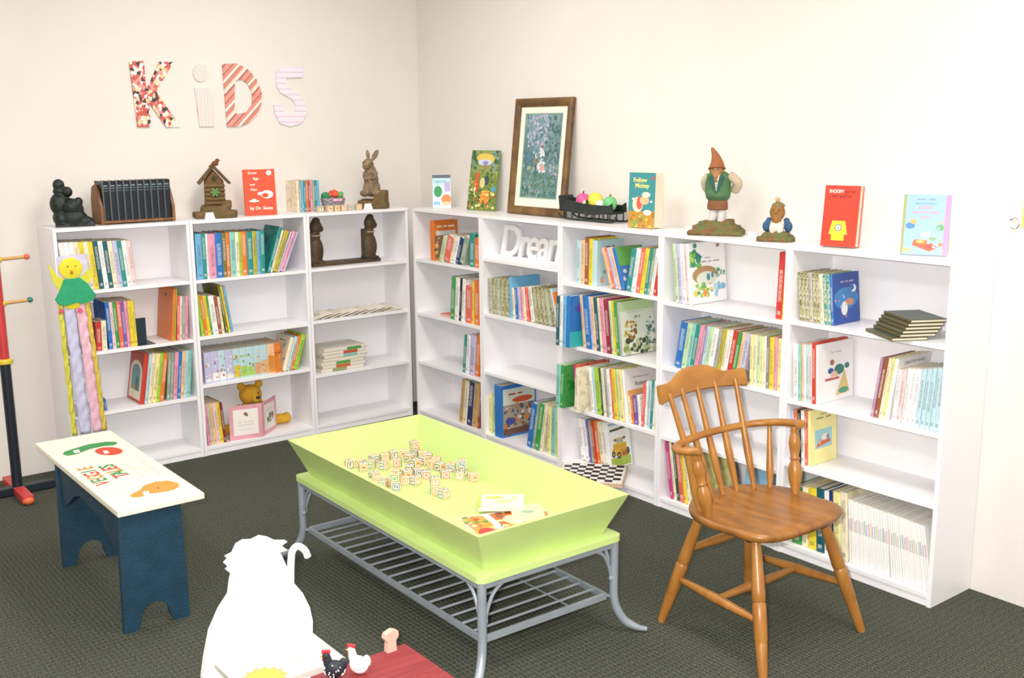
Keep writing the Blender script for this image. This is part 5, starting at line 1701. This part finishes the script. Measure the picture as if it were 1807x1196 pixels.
    # spindles from seat through the bow to the crest
    spn = [(.0085, 0), (.0125, .25), (.0135, .35), (.0115, .5), (.0095, .75), (.008, 1)]
    zc = .80
    for i in range(5):
        f = (i - 2) / 2
        bx, by = f * .128, .142 - .03 * f * f
        tx, ty = f * .165 - .02, .258 - .03 * f * f
        obj('spindle', between((bx, by, zs - .006), (tx, ty, zc), spn, 10), m, o, smooth=True)
    for sx in (-1, 1):
        obj('spindle', between((sx * .18, .085, zs - .006), (sx * .213, .125, za + .002), spn, 10), m, o, smooth=True)
    # crest rail
    NX = 24
    V, F = [], []
    for i in range(NX + 1):
        f = i / NX * 2 - 1
        x = f * .212 - .02
        y = .262 - .036 * f * f
        hb = .768 + .008 * (1 - f * f)
        ht = .824 + .034 * math.exp(-(f / .5) ** 4) + .006 * max(0, abs(f) - .7) / .3
        for yy, zz in ((-.010, hb + .006), (-.011, (hb + ht) / 2), (-.008, ht - .006), (-.003, ht), (.004, ht), (.009, ht - .006), (.011, (hb + ht) / 2), (.010, hb + .006), (.004, hb), (-.004, hb)):
            V.append((x, y + yy + (zz - .8) * .25, zz))
    M_ = 10
    for i in range(NX):
        for k in range(M_):
            a, b = i * M_ + k, i * M_ + (k + 1) % M_
            F.append((a, b, b + M_, a + M_))
    F += [tuple(range(M_)), tuple(range(NX * M_, NX * M_ + M_))]
    obj('crest_rail', (V, F), m, o, smooth=True)


chair()

# ------------------------------------------------------------------ white cut-out seat, red stool and hens
def cutout_seat():
    yb = -2.77
    o = thing('cutout_seat', 'white wooden child seat with a shaggy animal-shaped back and curled tail hook', 'child seat', (-2.38, yb, 0))
    mw = mat('white_enamel', 'f7f6f4', .35)
    zp = lambda x, y: (lambda p: (p.x + 2.38, p.z))(PY(340 + x / 4.107, 920 + y / 4.107, yb))
    pts = [(60, 1300), (75, 1133), (92, 1000), (130, 800), (200, 640), (268, 535), (280, 440), (290, 388), (252, 358), (270, 342), (238, 310), (264, 284), (248, 262), (300, 236), (330, 172), (380, 142), (440, 140), (500, 110), (560, 122), (612, 146), (690, 145), (648, 178), (692, 208), (636, 228), (655, 262), (690, 340), (705, 415), (740, 450), (800, 520), (850, 620), (872, 720), (872, 900), (872, 1300)]
    P = [zp(*p) for p in pts]
    P[0] = (P[0][0], .004); P[-1] = (P[-1][0], .004)
    obj('back_panel', prism(P, .0, .02), mw, o, bevel=.0015)
    hk = [(*zp(x, y),) for x, y in [(722, 520), (722, 400), (724, 300), (732, 228), (762, 190), (800, 196), (830, 225), (845, 262)]]
    path = curve([(x, .01, z) for x, z in hk], 6)
    obj('tail_hook', tube(path, .0105, 12), mw, o, smooth=True)
    x0, x1, zt = -.149, .152, .212
    st = obj('seat_board', box(x0, -.205, zt - .016, x1, -.001, zt), mat('white_enamel_shaded', 'cdc5bb', .6), o, bevel=.002)  # white enamel like the back, darkened: weaker flash on the flat board painted in
    obj('side_panel', box(x0 + .004, -.2, .004, x0 + .018, -.001, zt - .0165), mw, o)
    obj('side_panel', box(x1 - .018, -.2, .004, x1 - .004, -.001, zt - .0165), mw, o)
    obj('front_panel', box(x0 + .0185, -.2, .004, x1 - .0185, -.186, zt - .0165), mw, o)
    # painted sun and flower
    c = PF(467, 1196, zt)
    cx, cy = c.x + 2.38, c.y - yb
    rays = [(cx + (.066 if i % 2 else .05) * math.cos(math.pi * i / 14), cy + (.066 if i % 2 else .05) * math.sin(math.pi * i / 14)) for i in range(28)]
    parts = [(g_poly(rays), 'd9a650'), (g_ell(cx, cy, .045, .045, 24), 'e2c640')]
    fl_ = PF(522, 1163, zt)
    for i in range(5):
        parts.append((g_ell(fl_.x + 2.38 + .012 * math.cos(1.257 * i), fl_.y - yb + .012 * math.sin(1.257 * i), .009, .009, 10), 'efdcc4'))
    inked('painted_sun', parts, st, lambda x, y, l: (x, y, zt + l))


cutout_seat()


def red_stool():
    zt = .2
    o = thing('red_stool', 'low red wooden stool with a pale pink knob at its back edge', 'stool', (-2.345, -2.985, 0))
    m = mat('red_paint_wood', '84282e', .55, 0, 12, .3, 70, color2='953338', stretch=(.5, 6, 1))
    obj('top_board', box(0, -.27, zt - .02, .305, 0, zt), m, o, bevel=.002)
    for x in (.02, .265):
        obj('leg_panel', box(x, -.25, .002, x + .02, -.02, zt - .0205), m, o)
    p = PF(690, 1148, zt)
    px, py = p.x + 2.345, min(-.03, p.y + 2.985)
    obj('knob', prism([(px - .017, zt - .01), (px + .017, zt - .01), (px + .014, zt + .03), (px + .024, zt + .043), (px + .022, zt + .058), (px + .004, zt + .066), (px - .02, zt + .058), (px - .024, zt + .045), (px - .014, zt + .03)], -.022, -.002), mat('pale_pink_wood', 'dcae9c', .6), o, bevel=.002)


red_stool()


def hen(u, v, col, dots, label, rz, k=1.0):
    p = PF(u, v, .2)
    o = thing('toy_hen', label, 'toy hen', (p.x, p.y, .2006), (0, 0, rz))
    o.scale = (k, k, k)
    mb = mat('hen_' + col, col, .6, .06, 40)
    mr = mat('hen_red', 'c9303a', .5)
    b = fused('body', [ellipsoid((0, 0, .026), (.028, .018, .026)), ellipsoid((-.024, 0, .04), (.012, .008, .018)), ellipsoid((.018, 0, .05), (.012, .011, .022)), ellipsoid((.021, 0, .066), (.011, .01, .011))], mb, o, .0022)
    obj('comb', join(*[ellipsoid((.014 + i * .007, 0, .078), (.0055, .004, .007), 8, 6) for i in range(3)]), mr, o, smooth=True)
    obj('beak', tube([(.030, 0, .066), (.039, 0, .064)], [.0035, .0008], 8), mat('hen_beak', 'e0a23a', .5), o)
    obj('wattle', ellipsoid((.030, 0, .056), (.003, .003, .005), 8, 6), mr, o, smooth=True)
    for sy in (-1, 1):
        obj('eye', ellipsoid((.025, sy * .0088, .069), (.0018, .0012, .0018), 8, 6), mat('gnome_eye', '2f2a26', .4), b)
        obj('wing', ellipsoid((-.004, sy * .0165, .03), (.016, .004, .012), 12, 8), mb, b, smooth=True)
    if dots:
        rg = random.Random(4)
        gs = []
        for i in range(42):
            a, h_ = rg.uniform(0, 6.28), rg.uniform(-.7, .8)
            q_ = math.sqrt(1 - h_ * h_)
            gs.append(ellipsoid((.0285 * q_ * math.cos(a), .0215 * q_ * math.sin(a), .026 + .026 * h_), (.0022, .0022, .0022), 6, 4))
        d_ = obj('white_spots', join(*gs), mat('hen_spot', 'f2f2f0', .6), b)
        d_['kind'] = 'stuff'


hen(634, 1188, 'f0f0f4', False, 'white toy hen with red comb standing on the red stool', 2.2)
hen(591, 1196, '20242c', True, 'black toy hen with white spots and red comb on the red stool', 2.6)

# ------------------------------------------------------------------ things on the shelves
def bookend():
    s = s_at('A', 60 + 905 / 4.6, .04, .622)
    o = thing('metal_bookend', 'black metal bookend standing between the books below the black statue', 'bookend', fr('A')(s - .035, .03, .6225))
    m = mat('bookend_black', '20303c', .4)
    obj('upright_plate', box(.002, .03, 0, .05, .034, .13), m, o, bevel=.001)
    obj('base_plate', box(-.008, -.015, 0, .078, .1, .0022), m, o)


bookend()


def carved_rack():
    o = thing('carved_book_rack', 'dark carved wooden book rack with a figure head at each end, empty', 'book rack', fr('A')(-.835, .07, .9205))
    m = mat('carved_wood', '3a2a1a', .55, 0, 18, .5, 60, color2='57432a')
    L = .43
    obj('base_board', box(0, 0, 0, L, .1, .018), m, o, bevel=.003)
    for x in (.0, L - .088):
        e = obj('end_board', prism([(.01, .018), (.075, .018), (.08, .1), (.074, .165), (.02, .175), (.004, .12)], .055, .075), m, o, bevel=.003) if False else None
        g = [ellipsoid((x + .044, .045, .085), (.043, .032, .078)), ellipsoid((x + .046, .045, .215), (.033, .03, .045)), ellipsoid((x + .074, .035, .205), (.014, .012, .018)), ellipsoid((x + .06, .022, .228), (.012, .010, .010)),
             ellipsoid((x + .04, .045, .165), (.03, .028, .03)), box(x + .002, .03, .018, x + .02, .075, .185), ellipsoid((x + .05, .045, .25), (.022, .022, .018)), box(x + .004, .01, .016, x + .084, .085, .03)]
        h = fused('carved_figure', g, m, o, .004)
        obj('collar_band', lathe([(.029, .158), (.031, .161), (.029, .164)], 16), mat('collar_pale', 'b8ab8c', .6), h, loc=(x + .043, .043, .008), smooth=True)


carved_rack()

# fan of thin booklets
for i in range(9):
    s = -.874 + i * .0575
    o = make_book(['ece6da', 'd9cfc0', 'e6dcc8'][i % 3], .0035, .135, .125, f'thin cream booklet in the overlapping fan, {ORD[8 - i]} from the room corner', 'fanned booklets on a shelf', True, 'plain', [('r', .05, .08, .95, .92, ['efe6da', 'dfd3c0', 'e9e2d6'][i % 3]), ('e', .5, .5, .2, .15, ['c9b8a4', 'a8b0b0', 'c9a08a'][i % 3])], 'L', 'booklet', 'booklet')
    o.matrix_world = Matrix.Translation(fr('A')(s, .03, .6342 + .0042)) @ R(RAD(78 if i < 8 else 88), 'Y')

# stack of banded paperbacks
cols = [('green', '4f9a4a'), ('red', 'c2552e'), ('teal', '8cc0b8'), ('cream', 'e6ddc6'), ('green', '5aa04a'), ('orange', 'd0602e'), ('olive', '8a9a5a')]
for i in range(7):
    j = 6 - i
    o = make_book('ded6c6', .0178, .2, .27, f'white paperback with {cols[j][0]} band, {ORD[j]} from the top of the lying stack below the fan', 'banded paperbacks stacked flat', True, 'plain', None, 'R', 'paperback')
    m = Matrix(((0, 0, 1, 0), (0, 1, 0, 0), (-1, 0, 0, 0), (0, 0, 0, 1)))
    dx = .008 * math.sin(i * 2.1)
    o.matrix_world = Matrix.Translation(fr('A')(-.835 + dx + i * .004, .03, .3315 + .0185 * i + .0182)) @ m
    bx = .115 + .012 * i
    inked('spine_band', [(g_rect(bx - .045, .0008, bx + .045, .0170), cols[j][1])], o, lambda x, y, l: (y, -l, x))


# golden plush bear with an open pink book
def bear():
    h = PF(480.5, 778, FLOORZ)
    c = fr('A')(-1.205, .145, FLOORZ)
    o = thing('plush_bear', 'golden plush bear sitting behind an open pink picture book on the lowest shelf', 'plush toy', c, (0, 0, -.15))
    m = mat('plush_gold', 'dba52e', .95, .1, 40, .5, 260)
    body = [ellipsoid((0, .02, .09), (.068, .06, .085)), ellipsoid((-.005, .0, .205), (.062, .055, .055)), ellipsoid((.012, -.042, .19), (.032, .03, .027)), ellipsoid((-.052, .006, .252), (.023, .014, .023)), ellipsoid((.045, .006, .258), (.023, .014, .023)),
            tube([(-.05, 0.01, .14), (-.085, 0, .10), (-.09, .005, .06)], [.026, .025, .022], 12), tube([(.05, 0.02, .14), (.085, .03, .1), (.09, .035, .07)], [.026, .025, .022], 12),
            tube([(-.035, .02, .031), (-.11, .0, .031), (-.165, -.03, .031)], [.03, .029, .027], 12), tube([(.035, .03, .031), (.12, .055, .031), (.2, .05, .031)], [.03, .029, .027], 12), ellipsoid((-.172, -.042, .034), (.026, .024, .032)), ellipsoid((.205, .045, .034), (.024, .024, .032))]
    b = fused('bear_body', body, m, o, .0042)
    obj('nose', ellipsoid((.017, -.072, .2), (.013, .007, .009), 12, 8), mat('nose_black', '2a2420', .4), b, smooth=True)
    for sx in (-1, 1):
        obj('eye', ellipsoid((.004 + sx * .022, -.0475, .218), (.005, .003, .006), 10, 6), mat('nose_black', '2a2420', .4), b, smooth=True)
    # open book standing in front, spine towards the room
    k = thing('open_picture_book', 'open pink picture book with white picture panels standing before the plush bear', 'book', (h.x, max(h.y, -D + .004), FLOORZ + .0006))
    mp = mat('pink_boards', 'dfa0a8', .5, .05, 20)
    ht, wd_ = .185, .175
    pg = [('r', .1, .12, .9, .9, 'f4efe6')]
    for nm, rot, sh in (('front_cover', math.pi - RAD(10), [('r', .12, .12, .88, .88, 'f3ece4'), ('e', .5, .74, .06, .05, 'c05a50'), ('e', .54, .7, .04, .04, '5a8a5a'), *bars(0.5, 0.5, 0.5, 0.015, 3, 'c9bcbc'), *bars(0.5, 0.42, 0.5, 0.015, 4, 'c9bcbc'), ('r', .25, .28, .75, .29, 'd9c8c8')]),
                        ('back_cover', RAD(40), [('r', .14, .12, .88, .88, 'ece6de'), ('blobs', .3, .35, .75, .55, ['7a7a5a', 'a5a08a', '5a5a4a'], 71, 14, .08), *bars(0.5, 0.7, 0.4, 0.015, 3, 'c9bcbc')])):
        cv = obj(nm, box(0, -.0015, 0, wd_, .0015, ht), mp, k, rot=(0, 0, rot))
        flip = rot > 2
        inked('cover_print', art_parts(sh, wd_, ht), cv, (lambda x, y, l: (wd_ - x, .0015 + l, y)) if flip else (lambda x, y, l: (x, -.0015 - l, y)))
        obj('page_block', box(.004, -.0075 if flip else .0018, .004, wd_ - .004, -.0018 if flip else .0075, ht - .004), M_PAGES, cv)


bear()

# white script letters
def dream():
    c = bpy.data.curves.new('script', 'FONT')
    c.body = 'Dream'
    c.size = .235
    c.shear = .28
    c.extrude = .009
    c.bevel_depth = .0015
    c.offset = .002
    c.space_character = .84
    t = bpy.data.objects.new('t', c)
    COL.objects.link(t)
    bpy.context.view_layer.update()
    me = bpy.data.meshes.new_from_object(t.evaluated_get(bpy.context.evaluated_depsgraph_get()))
    bpy.data.objects.remove(t)
    me.materials.clear()
    o = thing('dream_sign', 'white wooden script letters joined on a base, standing on the shelf below the framed picture', 'sign', fr('B')(.995, .10, .9975), (0, 0, ROT['B'] + .04))
    x1 = max(v.co.x for v in me.vertices)
    sx = .535 / x1
    for v in me.vertices:
        v.co.x *= sx
    mw = mat('sign_white', 'f1eff0', .5)
    link('lettering', me, mw, o, (0, 0, .011), (math.pi / 2, 0, 0))
    obj('base_bar', box(0, -.02, 0, .555, .02, .012), mw, o, bevel=.002)


dream()

# flat red book on the corner bookcase
o = make_book('co', .012, .15, .2, 'thin coral book lying flat on the second shelf of the corner bookcase', None, False, 'print')
m_ = Matrix(((0, 1, 0, 0), (0, 0, 1, 0), (1, 0, 0, 0), (0, 0, 0, 1)))
o.matrix_world = Matrix.Translation(fr('B')(.50, .05, .6256)) @ R(ROT['B'], 'Z') @ T(0, 0, 0) @ m_
# blue and orange books resting behind the leaning gold ones: pale book lying across
# olive-gold stack on the end bookcase
for i in range(6):
    w_, h_ = .135, .19
    o = make_book('57512c' if i % 2 else '625b34', .0112, w_, h_, f'olive gold-edged storybook, {ORD[5 - i]} from the top of the staggered stack', 'olive storybooks stacked flat', False, 'plain')
    # lying flat: spine towards the room corner, tail towards the room
    sh = .009 * (5 - i) + (.02 if i == 0 else 0)
    m2 = Matrix(((0, .866, .5, -.275 - .866 * sh), (0, -.5, .866, -3.45 + .5 * sh), (1, 0, 0, .9368 + i * .0122), (0, 0, 0, 1)))
    o.matrix_world = m2
    inked('cover_pattern', [(g_rect(.006, .006, w_ - .004, h_ - .006), '4c5650')], o, lambda x, y, l: (.011 + l, x, y))

# checkerboard on the sleigh bookcase's lowest shelf
def checkerboard():
    o = thing('checkerboard', 'black and white checkerboard with pale wooden edge lying on the lowest shelf', 'game board', (-.302, -1.668, FLOORZ + .001), (0, 0, RAD(-49)))
    w, d, t = .315, .28, .02
    b = obj('board', box(0, -d, 0, w, 0, t), mat('board_wood', 'd0b296', .5, .06, 20), o, bevel=.001)
    f = obj('playing_field', box(.006, .006 - d, t, w - .006, -.006, t + .001), mat('board_white', 'e9e4e0', .5), o)
    mk = mat('square_black', '1a1918', .5)
    n = 8
    sx, sy = (w - .03) / n, (d - .03) / n
    sq = to_mesh('square', box(0, 0, 0, sx, sy, .0006))
    sq.materials.append(mk)
    for i in range(n):
        for j in range(n):
            if (i + j) % 2 == 0:
                link('square', sq, None, f, (.015 + i * sx, -d + .015 + j * sy, t + .001))


checkerboard()

# face-out apple book on the gnome bookcase's lowest shelf
s_ap = s_at('B', 1298, .09, FLOORZ)
faceout('B', s_ap, .12, FLOORZ, .21, .2, .008, RAD(6), RAD(12), '8fb9d6', 'sky-blue picture book with orange apple lettering leaning behind the wooden chair', ART_APPLE)

# hook and yellow card at the edge of the wall
def hook():
    o = thing('wall_hook', 'small bright metal hook with round eye on the wall past the bookcases', 'hook', (0, -3.648, 1.335))
    m = mat('hook_metal', 'b9bcc2', .25, metal=.8)
    ring = [(-.012, .018 * math.cos(a), .018 * math.sin(a)) for a in [math.pi * .25 + 1.5 * math.pi * i / 20 for i in range(21)]]
    obj('eye_loop', tube(ring, .0025, 8), m, o, smooth=True)
    obj('screw_base', xf(lathe([(.004, 0), (.004, .012)], 10), T(-.012, .018 * math.cos(math.pi * .25), .018 * math.sin(math.pi * .25)) @ R(math.pi / 2, 'Y')), m, o)


hook()
o = thing('yellow_plaque', 'yellow and pink card plaque hanging on the wall beside the metal hook', 'plaque', (0, -3.672, 1.325))
obj('card', box(-.008, -.14, 0, -.001, 0, .15), mat('plaque_yellow', 'e6cf5a', .6, 0, 6, color2='e9d68a'), o)
obj('pink_border', prism([(-.14, .15), (0, .15), (0, .17), (-.14, .17)], -.008, -.001, plane='YZ'), mat('plaque_pink', 'e9b4c4', .6), o)
